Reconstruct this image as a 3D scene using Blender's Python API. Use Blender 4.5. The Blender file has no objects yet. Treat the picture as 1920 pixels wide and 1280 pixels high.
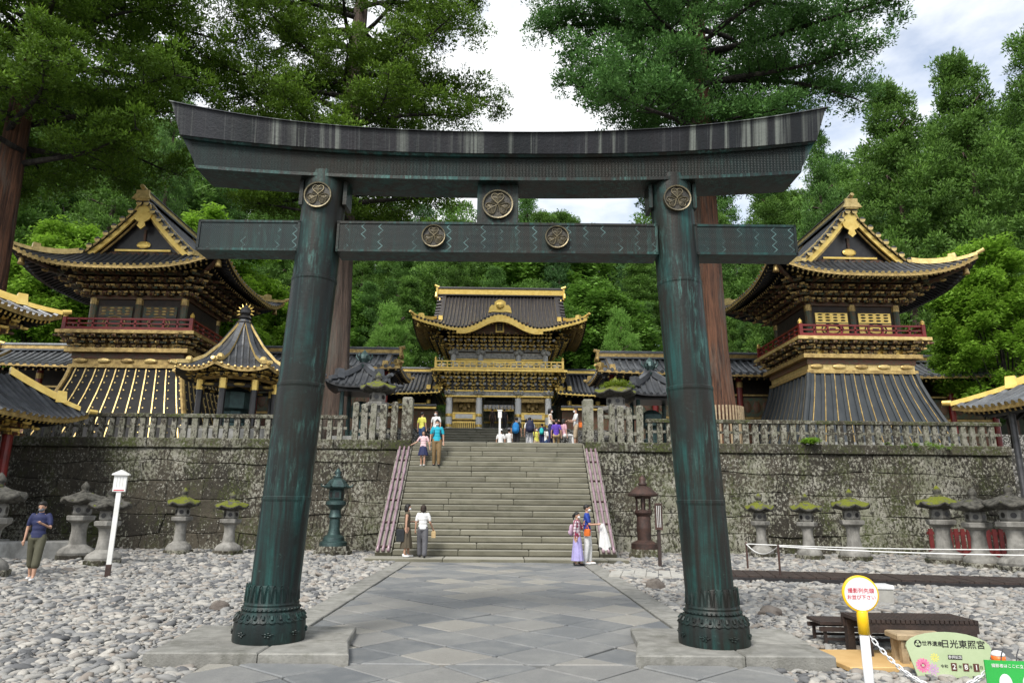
import bpy, bmesh, math, random
import numpy as np
from mathutils import Vector, Matrix, Euler
R = math.radians
rnd = random.Random(7)
scene = bpy.context.scene
col = scene.collection

# ------------------------------------------------------------------ camera
F = 1280.0; VPX, VPY, PHI = 936.0, 947.0, 0.009; EYE = 1.7
_a = Vector(((VPX-960)/F, (640-VPY)/F, -1.0)).normalized()
_s, _c = math.sin(PHI), math.cos(PHI)
_z = Vector((_s, _c, (_a.x*_s + _a.y*_c)/(-_a.z))).normalized()
_x = _a.cross(_z)
CAM_R = Matrix((_x, _a, _z))            # camera -> world rotation
cam = bpy.data.cameras.new('camera'); cam.sensor_width = 36; cam.lens = 24; cam.clip_end = 2000; cam.clip_start = 0.1
camo = bpy.data.objects.new('camera', cam); col.objects.link(camo)
camo.matrix_world = Matrix.Translation((0, 0, EYE)) @ CAM_R.to_4x4()
scene.camera = camo

# ------------------------------------------------------------------ sky, sun, exposure
SUN_EL, SUN_AZ = R(48), R(207)          # high, behind the viewer
world = bpy.data.worlds.new('World'); scene.world = world; world.use_nodes = True
nt = world.node_tree; nt.nodes.clear()
out = nt.nodes.new('ShaderNodeOutputWorld'); bg = nt.nodes.new('ShaderNodeBackground')
sky = nt.nodes.new('ShaderNodeTexSky'); sky.sky_type = 'NISHITA'; sky.sun_disc = False
sky.sun_elevation = SUN_EL; sky.sun_rotation = SUN_AZ
tc = nt.nodes.new('ShaderNodeTexCoord')
mp = nt.nodes.new('ShaderNodeMapping'); mp.inputs['Scale'].default_value = (1, 1, 2.0); mp.inputs['Location'].default_value = (0.35, 0.1, 0.0)
noi = nt.nodes.new('ShaderNodeTexNoise'); noi.inputs['Scale'].default_value = 2.3; noi.inputs['Detail'].default_value = 7; noi.inputs['Roughness'].default_value = 0.55
ramp = nt.nodes.new('ShaderNodeValToRGB'); ramp.color_ramp.elements[0].position = 0.38; ramp.color_ramp.elements[1].position = 0.52
ramp.color_ramp.elements[0].color = (0.25, 0.25, 0.25, 1)
mixw = nt.nodes.new('ShaderNodeMix'); mixw.data_type = 'RGBA'
mixw.inputs[7].default_value = (8.6, 8.8, 9.0, 1)     # bright thin cloud
nt.links.new(tc.outputs['Generated'], mp.inputs[0]); nt.links.new(mp.outputs[0], noi.inputs['Vector'])
nt.links.new(noi.outputs['Fac'], ramp.inputs[0]); nt.links.new(ramp.outputs[0], mixw.inputs[0])
skb = nt.nodes.new('ShaderNodeVectorMath'); skb.operation = 'SCALE'; skb.inputs[3].default_value = 1.5; nt.links.new(sky.outputs[0], skb.inputs[0]); nt.links.new(skb.outputs[0], mixw.inputs[6]); nt.links.new(mixw.outputs[2], bg.inputs[0])
bg.inputs[1].default_value = 0.1
nt.links.new(bg.outputs[0], out.inputs[0])
sun = bpy.data.lights.new('sun', 'SUN'); sun.energy = 3.0; sun.angle = R(18); sun.color = (1.0, 0.96, 0.9)
suno = bpy.data.objects.new('sun', sun); col.objects.link(suno)
_d = Vector((math.sin(SUN_AZ)*math.cos(SUN_EL), math.cos(SUN_AZ)*math.cos(SUN_EL), math.sin(SUN_EL)))
suno.rotation_euler = (-_d).to_track_quat('-Z', 'Y').to_euler(); suno.location = (0, -20, 40)
scene.view_settings.view_transform = 'Standard'; scene.view_settings.look = 'None'
scene.view_settings.exposure = 0.55; scene.view_settings.gamma = 1.0
scene.view_settings.use_curve_mapping = False
scene.cycles.use_denoising = True
scene.cycles.max_bounces = 6; scene.cycles.diffuse_bounces = 3; scene.cycles.glossy_bounces = 3
scene.cycles.transparent_max_bounces = 8; scene.cycles.caustics_reflective = False; scene.cycles.caustics_refractive = False

# ------------------------------------------------------------------ pixel -> place (distance always from ground or wall)
def ray(px, py): return CAM_R @ Vector(((px-960)/F, (640-py)/F, -1.0))
def P(px, py, d):
    r = ray(px, py); t = d/r.y; return Vector((r.x*t, d, EYE+r.z*t))
def G(px, py, z=0.0):
    r = ray(px, py); t = (z-EYE)/r.z; return Vector((r.x*t, r.y*t, z))

# ------------------------------------------------------------------ materials
MATS = {}
def newmat(name):
    m = bpy.data.materials.new(name); m.use_nodes = True; n = m.node_tree; n.nodes.clear()
    o = n.nodes.new('ShaderNodeOutputMaterial'); b = n.nodes.new('ShaderNodeBsdfPrincipled')
    n.links.new(b.outputs[0], o.inputs[0]); MATS[name] = m
    return m, n, b
class N:                                   # tiny node helper
    def __init__(s, nt): s.nt = nt; s.geo = None
    def new(s, t, **k):
        x = s.nt.nodes.new(t)
        for a, v in k.items(): setattr(x, a, v)
        return x
    def put(s, sock, v):
        if v is None: return
        if hasattr(v, 'is_output'): s.nt.links.new(v, sock)
        else:
            if isinstance(v, (tuple, list)) and len(v) == 3 and sock.type == 'RGBA': v = (*v, 1)
            sock.default_value = v
    def pos(s):
        if s.geo is None: s.geo = s.new('ShaderNodeNewGeometry')
        return s.geo.outputs['Position']
    def objco(s): return s.new('ShaderNodeTexCoord').outputs['Object']
    def mapping(s, v, scale=(1,1,1), loc=(0,0,0), rot=(0,0,0)):
        x = s.new('ShaderNodeMapping'); s.put(x.inputs[0], v); x.inputs['Scale'].default_value = scale
        x.inputs['Location'].default_value = loc; x.inputs['Rotation'].default_value = rot; return x.outputs[0]
    def noise(s, v, scale=5, detail=4, rough=.55, dist=0):
        x = s.new('ShaderNodeTexNoise'); s.put(x.inputs['Vector'], v); x.inputs['Scale'].default_value = scale
        x.inputs['Detail'].default_value = detail; x.inputs['Roughness'].default_value = rough; x.inputs['Distortion'].default_value = dist
        return x.outputs['Fac']
    def voro(s, v, scale=5, feature='F1', out='Distance', rand=1.0):
        x = s.new('ShaderNodeTexVoronoi', feature=feature); s.put(x.inputs['Vector'], v); x.inputs['Scale'].default_value = scale
        x.inputs['Randomness'].default_value = rand
        return x.outputs[out]
    def ramp(s, v, a, b, ca=(0,0,0), cb=(1,1,1)):
        x = s.new('ShaderNodeValToRGB'); e = x.color_ramp.elements; e[0].position = a; e[1].position = b
        e[0].color = (*ca, 1); e[1].color = (*cb, 1); s.put(x.inputs[0], v); return x.outputs[0]
    def mix(s, f, a, b, mode='MIX'):
        x = s.new('ShaderNodeMix', data_type='RGBA', blend_type=mode); s.put(x.inputs[0], f); s.put(x.inputs[6], a); s.put(x.inputs[7], b); return x.outputs[2]
    def math(s, op, a, b=None):
        x = s.new('ShaderNodeMath', operation=op); s.put(x.inputs[0], a); s.put(x.inputs[1], b); return x.outputs[0]
    def rand(s): return s.new('ShaderNodeObjectInfo').outputs['Random']
    def sep(s, v):
        x = s.new('ShaderNodeSeparateXYZ'); s.put(x.inputs[0], v); return x.outputs
    def comb(s, a, b, c):
        x = s.new('ShaderNodeCombineXYZ'); s.put(x.inputs[0], a); s.put(x.inputs[1], b); s.put(x.inputs[2], c); return x.outputs[0]
    def bump(s, h, strength=.3, dist=.02):
        x = s.new('ShaderNodeBump'); s.put(x.inputs['Height'], h); x.inputs['Strength'].default_value = strength; x.inputs['Distance'].default_value = dist; return x.outputs[0]
    def attr(s, name):
        return s.new('ShaderNodeAttribute', attribute_name=name).outputs
    def vscale(s, c, f):
        x = s.new('ShaderNodeVectorMath', operation='SCALE'); s.put(x.inputs[0], c); s.put(x.inputs[3], f); return x.outputs[0]

def pm(name, c1, c2=None, scale=4.0, rough=.6, metal=0.0, bump=0.0, bscale=None, vary=0.0, stretch=(1,1,1), spec=None, dirt=None, lo=.35, hi=.65):
    """plain painted / stone / metal surface: two tones of noise, fine relief, slight per-object change of tone"""
    m, n, b = newmat(name); h = N(n)
    v = h.mapping(h.pos(), stretch)
    c = c1
    if c2 is not None: c = h.mix(h.ramp(h.noise(v, scale, 6, .6), lo, hi), c1, c2)
    if dirt is not None: c = h.mix(h.ramp(h.noise(h.mapping(h.pos(), (1,1,.4)), scale*.6, 8, .7), .5, .75), c, dirt)
    if vary:
        f = h.math('ADD', h.math('MULTIPLY', h.rand(), 2*vary), 1-vary)
        c = h.vscale(c if hasattr(c, 'is_output') else _rgb(h, c), f)
    h.put(b.inputs['Base Color'], c)
    b.inputs['Roughness'].default_value = rough; b.inputs['Metallic'].default_value = metal
    if spec is not None: b.inputs['Specular IOR Level'].default_value = spec
    if bump: h.put(b.inputs['Normal'], h.bump(h.noise(h.pos(), bscale or scale*4, 5, .65), bump, .02))
    return m
def _rgb(h, c):
    x = h.new('ShaderNodeRGB'); x.outputs[0].default_value = (*c, 1); return x.outputs[0]

pm('gold', (.95,.70,.22), (.78,.53,.13), 3, .36, .62, .25, 30)
pm('gold_old', (.60,.43,.16), (.27,.18,.07), 5, .45, .55, .35, 30)
pm('gold_pale', (.80,.61,.26), (.55,.40,.15), 6, .42, .55, .3, 30)
pm('lacquer_black', (.012,.012,.014), (.03,.028,.028), 4, .32, 0, .1, 20)
pm('lacquer_red', (.23,.018,.014), (.13,.014,.012), 3, .38, 0, .1, 20)
pm('carving', (.15,.050,.030), (.09,.085,.045), 7, .55, .1, .6, 18, vary=.3)
pm('carving_green', (.05,.105,.075), (.16,.085,.035), 7, .55, .1, .6, 18, vary=.3)
pm('carving_white', (.68,.67,.62), (.32,.32,.31), 6, .6, 0, .7, 14, vary=.15)
pm('white_paint', (.82,.82,.80), (.70,.70,.67), 3, .5, 0, .1)
pm('dark_wood', (.045,.028,.022), (.022,.015,.013), 6, .55, 0, .3, 30, stretch=(1,1,1))
pm('pale_wood', (.42,.32,.19), (.27,.20,.12), 6, .6, 0, .3, 30)
pm('tan_board', (.60,.40,.17), (.52,.33,.13), 3, .6, 0, .15)
pm('iron_brown', (.085,.045,.035), (.04,.028,.024), 5, .55, .3, .4, 25)
pm('bronze_dark', (.03,.05,.05), (.045,.085,.08), 5, .45, .5, .4, 25)
pm('skirt_black', (.010,.010,.011), (.022,.021,.021), 3, .6, 0, .2, 20, spec=.2)
pm('slate_skirt', (.020,.026,.031), (.038,.045,.049), 3, .55, 0, .2, 20, stretch=(1,1,.3))
pm('mauve_pipe', (.34,.24,.28), (.22,.15,.17), 5, .4, .2, .1)
pm('grey_stone', (.30,.30,.285), (.17,.17,.16), 3, .8, 0, .4, 20, dirt=(.09,.09,.08))
pm('dark_rock', (.075,.06,.05), (.16,.14,.12), 5, .85, 0, .8, 15)
pm('red_boards', (.16,.018,.016), (.08,.012,.012), 4, .55, 0, .2)
pm('kerb_stone', (.27,.265,.24), (.175,.172,.155), 5, .8, 0, .5, 45, vary=.14, dirt=(.095,.095,.075))
pm('white_rope', (.75,.75,.73), None, rough=.6)
pm('yellow_plastic', (.85,.52,.01), None, rough=.35)
pm('orange_plastic', (.85,.16,.02), None, rough=.4)
pm('white_plastic', (.78,.79,.80), (.66,.67,.68), 5, .4)
pm('green_board', (.035,.42,.075), (.03,.36,.06), 3, .4)
pm('pale_green_board', (.46,.54,.34), (.38,.47,.27), 2, .45)
pm('ink_black', (.015,.015,.015), None, rough=.5)
pm('ink_red', (.60,.05,.08), None, rough=.5)
pm('print_pink', (.72,.12,.30), (.80,.25,.42), 40, .5)
pm('print_mauve', (.55,.33,.55), None, rough=.5)
pm('print_yellow', (.70,.66,.16), None, rough=.5)
pm('print_brown', (.09,.03,.022), None, rough=.5)
pm('grey_metal', (.12,.12,.125), (.07,.07,.075), 5, .45, .6, .1)
pm('concrete', (.42,.41,.37), (.32,.31,.28), 4, .85, 0, .3)
pm('soil', (.07,.06,.045), (.04,.05,.022), 2, .95, 0, .5)
pm('interior', (.05,.035,.025), (.025,.02,.018), 3, .7)

# --- weathered bronze of the torii
def bronze(name, pattern=None, streak=1.0, green=1.0):
    m, n, b = newmat(name); h = N(n); p = h.pos()
    st = h.noise(h.mapping(p, (7, 7, .35)), 1.6, 6, .6)              # runs down the metal
    st2 = h.noise(h.mapping(p, (22, 22, .5), (5, 3, 1)), 1.0, 4, .6)
    blot = h.noise(p, 1.1, 7, .62, .4)
    brown = h.noise(h.mapping(p, (1,1,.5), (3,1,8)), .8, 4, .6)
    c = h.mix(h.ramp(brown, .40, .62), (.013, .018, .018), (.021, .018, .014))
    f = h.math('MULTIPLY', h.ramp(st, .42, .62), h.ramp(blot, .42, .60, (.10,)*3, (.95*streak,)*3))
    c = h.mix(f, c, (.018*green, .072*green, .066*green))
    fine = h.noise(h.mapping(p, (14,14,2.2), (1,5,2)), 1.6, 7, .75)
    patch = h.noise(h.mapping(p, (1.4,1.4,.7), (8,4,3)), 1.0, 4, .6)
    c = h.mix(h.math('MULTIPLY', h.math('MULTIPLY', h.ramp(fine, .50, .64), h.ramp(patch, .50, .64)), .6*streak), c, (.085*green, .215*green, .19*green))
    c = h.mix(h.math('MULTIPLY', h.ramp(st2, .62, .74), .35*streak), c, (.07, .12, .115))
    c = h.mix(h.math('MULTIPLY', h.ramp(h.noise(p, 14, 5, .7), .64, .72), .35), c, (.07, .15, .135))
    rough = h.ramp(blot, .3, .7, (.36,)*3, (.55,)*3)
    hgt = h.noise(p, 26, 6, .65)
    if pattern == 'herringbone':
        x, y, z = h.sep(p)
        zig = h.math('PINGPONG', h.math('MULTIPLY', z, 1.0), .055)
        w = h.math('PINGPONG', h.math('ADD', x, h.math('MULTIPLY', zig, 1.1)), .014)
        ln = h.ramp(h.math('DIVIDE', w, .014), .18, .42)
        big = h.math('PINGPONG', h.math('ADD', x, h.math('MULTIPLY', h.math('PINGPONG', z, .055), 1.1)), .115)
        verdigris = h.math('MULTIPLY', h.ramp(big, .0, .012, (1,1,1), (0,0,0)), h.ramp(h.noise(h.mapping(p, (2.2,1,1.2)), 1.7, 4, .6), .46, .58))
        c = h.mix(h.math('MULTIPLY', verdigris, .6), c, (.20, .36, .35))  # pale verdigris zigzags along the carved beam
        c = h.mix(h.math('MULTIPLY', h.math('SUBTRACT', 1.0, ln), .35), c, (.05, .085, .09))
        hgt = h.math('ADD', h.math('MULTIPLY', hgt, .3), h.math('MULTIPLY', ln, -1.0))
    if pattern == 'scales':
        x, y, z = h.sep(p)
        row = h.math('FLOOR', h.math('DIVIDE', z, .036))
        xs = h.math('ADD', x, h.math('MULTIPLY', h.math('MODULO', row, 2.0), .045))
        fx = h.math('SUBTRACT', h.math('PINGPONG', xs, .045), .0225)
        fz = h.math('SUBTRACT', z, h.math('MULTIPLY', row, .036))
        rr = h.math('SQRT', h.math('ADD', h.math('POWER', fx, 2.0), h.math('POWER', fz, 2.0)))
        ln = h.math('SINE', h.math('MULTIPLY', rr, 420.0))
        c = h.mix(h.math('MULTIPLY', h.ramp(ln, .5, .9), .10), c, (.055, .075, .075))
        hgt = h.math('ADD', h.math('MULTIPLY', hgt, .3), h.math('MULTIPLY', ln, .5))
    if pattern == 'stained':
        v = h.noise(h.mapping(p, (9, .2, .12)), 1.0, 5, .7); v2 = h.noise(h.mapping(p, (2.2, .2, .05), (3,0,0)), 1.0, 2, .5)
        z = h.sep(p)[2]
        c = h.mix(.75, c, h.mix(h.ramp(h.noise(h.mapping(p, (1.2,1,.2)), 1.3, 3, .5), .4, .6), (.008,.009,.012), (.021,.021,.027)))
        c = h.mix(h.math('MULTIPLY', h.ramp(v, .50, .62), h.ramp(v2, .46, .56)), c, (.16, .175, .155))
        c = h.mix(h.math('MULTIPLY', h.ramp(h.noise(h.mapping(p, (30, .2, .3)), 1.0, 3, .6), .60, .70), .28), c, (.12,.125,.125))
        rough = h.ramp(blot, .3, .7, (.42,)*3, (.6,)*3)
    h.put(b.inputs['Base Color'], c); h.put(b.inputs['Roughness'], rough)
    b.inputs['Metallic'].default_value = .15; b.inputs['Specular IOR Level'].default_value = .25
    h.put(b.inputs['Normal'], h.bump(hgt, .55 if pattern else .3, .012))
    return m
bronze('bronze'); bronze('bronze_herringbone', 'herringbone', .4, .8); bronze('bronze_scales', 'scales', .25, .7); bronze('bronze_stained', 'stained', .2, .7)
bronze('bronze_foot', None, .7, .9)
pm('crest_bronze', (.20,.165,.095), (.11,.10,.07), 9, .42, .7, .3, 40)
pm('crest_fill', (.085,.07,.042), (.05,.046,.034), 12, .5, .6, .3, 40)
pm('crest_ground', (.030,.030,.028), (.05,.045,.035), 9, .5, .5, .3, 40)

# --- lichened wall stone
def wallstone(name, moss=.5, light=1.0, spot=1.0, cover=.5):
    """dark weathered stone under a mottle of grey-green lichen, black algae, moss and round pale spots"""
    m, n, b = newmat(name); h = N(n); p = h.pos()
    base = h.mix(h.ramp(h.noise(p, .8, 6, .65), .35, .65), (.026, .022, .015), (.062, .053, .037))
    base = h.vscale(base, h.math('ADD', h.math('MULTIPLY', h.rand(), .8), .6))
    big = h.noise(h.mapping(p, (1,1,.7), (7,0,2)), .5, 5, .6)
    mott = h.noise(h.mapping(p, (1,1,.75), (9,2,1)), 10.5, 7, .74)
    cov = h.math('ADD', mott, h.math('MULTIPLY', h.math('SUBTRACT', big, .5), .55))
    lich = h.mix(h.ramp(h.noise(p, 3, 4, .6), .4, .6), (.20*light, .20*light, .145*light), (.31*light, .30*light, .25*light))
    c = h.mix(h.math('MULTIPLY', h.ramp(cov, .60-.2*cover, .66-.2*cover), spot), base, lich)
    vd = h.voro(h.mapping(p, (1,1,1), (3,5,1)), 9); vn = h.noise(p, 2.4, 3, .6)
    c = h.mix(h.math('MULTIPLY', h.math('MULTIPLY', h.ramp(vd, .16, .26, (1,1,1), (0,0,0)), h.ramp(vn, .50, .60)), .8*spot), c, (.47*light, .46*light, .40*light))
    c = h.mix(h.math('MULTIPLY', h.ramp(h.noise(h.mapping(p, (1,1,.5), (4,1,7)), 7, 6, .7), .55, .62), .9), c, (.016, .014, .009))
    ms = h.math('MULTIPLY', h.ramp(h.noise(h.mapping(p, (1,1,.5), (1,1,3)), .9, 6, .75), .64-.18*moss, .76-.14*moss), h.ramp(h.noise(p, 12, 5, .65), .42, .56))
    c = h.mix(ms, c, (.048, .060, .010))
    h.put(b.inputs['Base Color'], c); b.inputs['Roughness'].default_value = .9
    hg = h.math('ADD', h.noise(p, 3.5, 7, .65), h.math('MULTIPLY', mott, .7))
    h.put(b.inputs['Normal'], h.bump(hg, .8, .07)); return m
wallstone('wall_stone', .85, 1.0, .92, .46); wallstone('wall_stone_pale', .85, 1.05, 1.0, .62); wallstone('coping_stone', 1.25, .9, .8, .5)
wallstone('fence_stone', -.4, .95, .85, .85)
pm('lantern_stone', (.29,.28,.255), (.15,.145,.13), 3.5, .85, 0, .5, 18, dirt=(.05,.048,.042))

def mossy(name, amount=.5):
    m, n, b = newmat(name); h = N(n); p = h.pos()
    st = h.mix(h.ramp(h.noise(p, 9, 5, .6), .4, .6), (.10,.095,.08), (.035,.034,.028))
    g = h.new('ShaderNodeNewGeometry'); nz = h.sep(g.outputs['Normal'])[2]
    f = h.math('MULTIPLY', h.ramp(nz, .15, .55), h.ramp(h.noise(p, 4.5, 6, .7), .66-.26*amount, .74-.26*amount))
    mc = h.mix(h.noise(p, 24, 4, .6), (.055,.068,.006), (.205,.225,.014))
    h.put(b.inputs['Base Color'], h.mix(f, st, mc)); b.inputs['Roughness'].default_value = .95
    h.put(b.inputs['Normal'], h.bump(h.noise(p, 18, 6, .7), .8, .05)); return m
mossy('mossy_cap', 1.0); mossy('weathered_cap', .25)

def steps(name):
    m, n, b = newmat(name); h = N(n); p = h.pos()
    c = h.mix(h.ramp(h.noise(h.mapping(p, (.6,1,2.5)), 2.0, 6, .6), .35, .65), (.115,.109,.076), (.180,.171,.126))
    c = h.mix(h.ramp(h.noise(p, 1.3, 5, .7), .55, .75), c, (.085,.085,.055))
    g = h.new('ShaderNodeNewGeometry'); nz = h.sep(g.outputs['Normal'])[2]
    c = h.mix(h.math('MULTIPLY', h.ramp(nz, .5, .9), .75), c, (.30,.29,.25))      # upward faces painted paler, standing in for sky-lit step edges
    c = h.vscale(c, h.math('ADD', h.math('MULTIPLY', h.rand(), .3), .85))
    h.put(b.inputs['Base Color'], c); b.inputs['Roughness'].default_value = .85
    h.put(b.inputs['Normal'], h.bump(h.noise(p, 30, 5, .7), .35, .02)); return m
steps('step_stone')

def paving(name):
    m, n, b = newmat(name); h = N(n); p = h.pos(); r = h.rand()
    x = h.new('ShaderNodeValToRGB'); x.color_ramp.interpolation = 'LINEAR'
    e = x.color_ramp.elements; e[0].position = 0; e[0].color = (.115,.124,.132,1); e[1].position = 1; e[1].color = (.30,.285,.245,1)
    for q, cc in ((.3,(.160,.168,.172,1)), (.6,(.195,.195,.188,1)), (.85,(.235,.226,.205,1))):
        k = e.new(q); k.color = cc
    h.put(x.inputs[0], r)
    c = h.mix(h.math('MULTIPLY', h.ramp(h.noise(p, 55, 4, .75), .42, .6), .28), x.outputs[0], (.09,.092,.095))
    c = h.mix(h.math('MULTIPLY', h.ramp(h.noise(p, 1.4, 6, .7), .45, .7), .35), c, (.33,.325,.30))
    c = h.mix(h.math('MULTIPLY', h.ramp(h.noise(p, 4.0, 6, .7), .58, .72), .35), c, (.11,.11,.10))
    h.put(b.inputs['Base Color'], c); b.inputs['Roughness'].default_value = .62
    h.put(b.inputs['Normal'], h.bump(h.math('ADD', h.noise(p, 60, 4, .7), h.noise(p, 7, 4, .6)), .22, .015)); return m
paving('paving_stone')

def pebble(name):
    m, n, b = newmat(name); h = N(n); r = h.rand()
    x = h.new('ShaderNodeValToRGB'); e = x.color_ramp.elements; e[0].position = 0; e[0].color = (.075,.08,.09,1); e[1].position = 1; e[1].color = (.58,.55,.49,1)
    for q, cc in ((.10,(.12,.125,.135,1)), (.22,(.24,.245,.25,1)), (.45,(.36,.355,.335,1)), (.62,(.43,.415,.38,1)), (.72,(.33,.28,.235,1)), (.84,(.47,.45,.41,1))):
        k = e.new(q); k.color = cc
    h.put(x.inputs[0], r)
    c = h.mix(h.math('MULTIPLY', h.noise(h.pos(), 30, 4, .6), .5), h.vscale(x.outputs[0], .80), (.13,.125,.11))
    h.put(b.inputs['Base Color'], c); b.inputs['Roughness'].default_value = .75
    return m
pebble('pebble')
def gravelground(name):
    m, n, b = newmat(name); h = N(n); p = h.pos()
    v = h.voro(p, 9, 'F1', 'Color'); d = h.voro(p, 9)
    c = h.mix(h.sep(v)[0], (.16,.16,.155), (.40,.385,.35)); c = h.mix(h.ramp(d, .35, .6), c, (.05,.048,.04))
    h.put(b.inputs['Base Color'], c); b.inputs['Roughness'].default_value = .9
    h.put(b.inputs['Normal'], h.bump(h.math('MULTIPLY', d, -1.0), .8, .06)); return m
gravelground('gravel_ground')

def tile(name, base=(.046,.049,.054)):
    m, n, b = newmat(name); h = N(n); p = h.pos()
    c = h.mix(h.ramp(h.noise(p, 2.5, 6, .65), .35, .65), base, tuple(q*2.0 for q in base))
    c = h.mix(h.math('MULTIPLY', h.ramp(h.noise(h.mapping(p, (1,1,1), (3,3,3)), 7, 5, .7), .55, .7), .5), c, (.13,.13,.12))
    c = h.vscale(c, h.math('ADD', h.math('MULTIPLY', h.rand(), .5), .75))
    h.put(b.inputs['Base Color'], c); b.inputs['Roughness'].default_value = .42; b.inputs['Metallic'].default_value = .25
    h.put(b.inputs['Normal'], h.bump(h.noise(p, 16, 5, .65), .25, .03)); return m
tile('roof_tile'); tile('roof_tile_dark', (.024,.021,.021)); tile('roof_tile_pale', (.075,.08,.085))

def bark(name, c1, c2, sc=1.0):
    m, n, b = newmat(name); h = N(n); p = h.pos()
    st = h.noise(h.mapping(p, (1,1,.05)), 8*sc, 7, .72, .4)
    c = h.mix(h.ramp(st, .36, .62), c1, c2); c = h.mix(h.ramp(h.noise(h.mapping(p, (1,1,.15)), 2, 5, .6), .52, .72), c, (.13,.12,.10))
    h.put(b.inputs['Base Color'], c); b.inputs['Roughness'].default_value = .9
    h.put(b.inputs['Normal'], h.bump(st, 1.0, .25)); return m
bark('bark_red', (.026,.013,.009), (.200,.088,.046)); bark('bark_grey', (.04,.03,.024), (.155,.105,.08)); bark('bark_dark', (.012,.010,.009), (.04,.033,.028))

def leaf(name, dark, tip, trans=.35, vary=.38):
    m = bpy.data.materials.new(name); m.use_nodes = True; n = m.node_tree; n.nodes.clear(); MATS[name] = m; h = N(n)
    o = n.nodes.new('ShaderNodeOutputMaterial'); d = n.nodes.new('ShaderNodeBsdfPrincipled'); t = n.nodes.new('ShaderNodeBsdfTranslucent')
    mx = n.nodes.new('ShaderNodeMixShader')
    c = h.mix(h.attr('tip')['Fac'], dark, tip)  # new-growth tips paler, plus painted light: tuft tops bright, undersides dark
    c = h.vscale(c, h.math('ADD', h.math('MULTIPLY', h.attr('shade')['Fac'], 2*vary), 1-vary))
    c = h.mix(h.math('MULTIPLY', h.rand(), .35), c, tuple(q*.75 for q in (tip[0]*.8, tip[1]*.95, tip[2]*1.3)))
    h.put(d.inputs['Base Color'], c); d.inputs['Roughness'].default_value = .6; d.inputs['Specular IOR Level'].default_value = .25
    h.put(t.inputs['Color'], c); mx.inputs[0].default_value = trans
    n.links.new(d.outputs[0], mx.inputs[1]); n.links.new(t.outputs[0], mx.inputs[2]); n.links.new(mx.outputs[0], o.inputs[0])
    return m
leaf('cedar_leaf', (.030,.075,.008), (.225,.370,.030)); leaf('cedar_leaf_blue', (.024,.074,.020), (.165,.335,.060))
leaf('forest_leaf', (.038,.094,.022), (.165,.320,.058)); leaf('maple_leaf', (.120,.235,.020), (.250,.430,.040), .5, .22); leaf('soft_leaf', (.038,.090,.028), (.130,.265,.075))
leaf('bright_leaf', (.150,.300,.050), (.290,.500,.090), .5, .15); leaf('moss_leaf', (.09,.13,.010), (.24,.31,.02), .3, .2); leaf('sunlit_leaf', (.036,.088,.016), (.195,.350,.050)); leaf('fresh_leaf', (.066,.142,.020), (.175,.330,.046))

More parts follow.
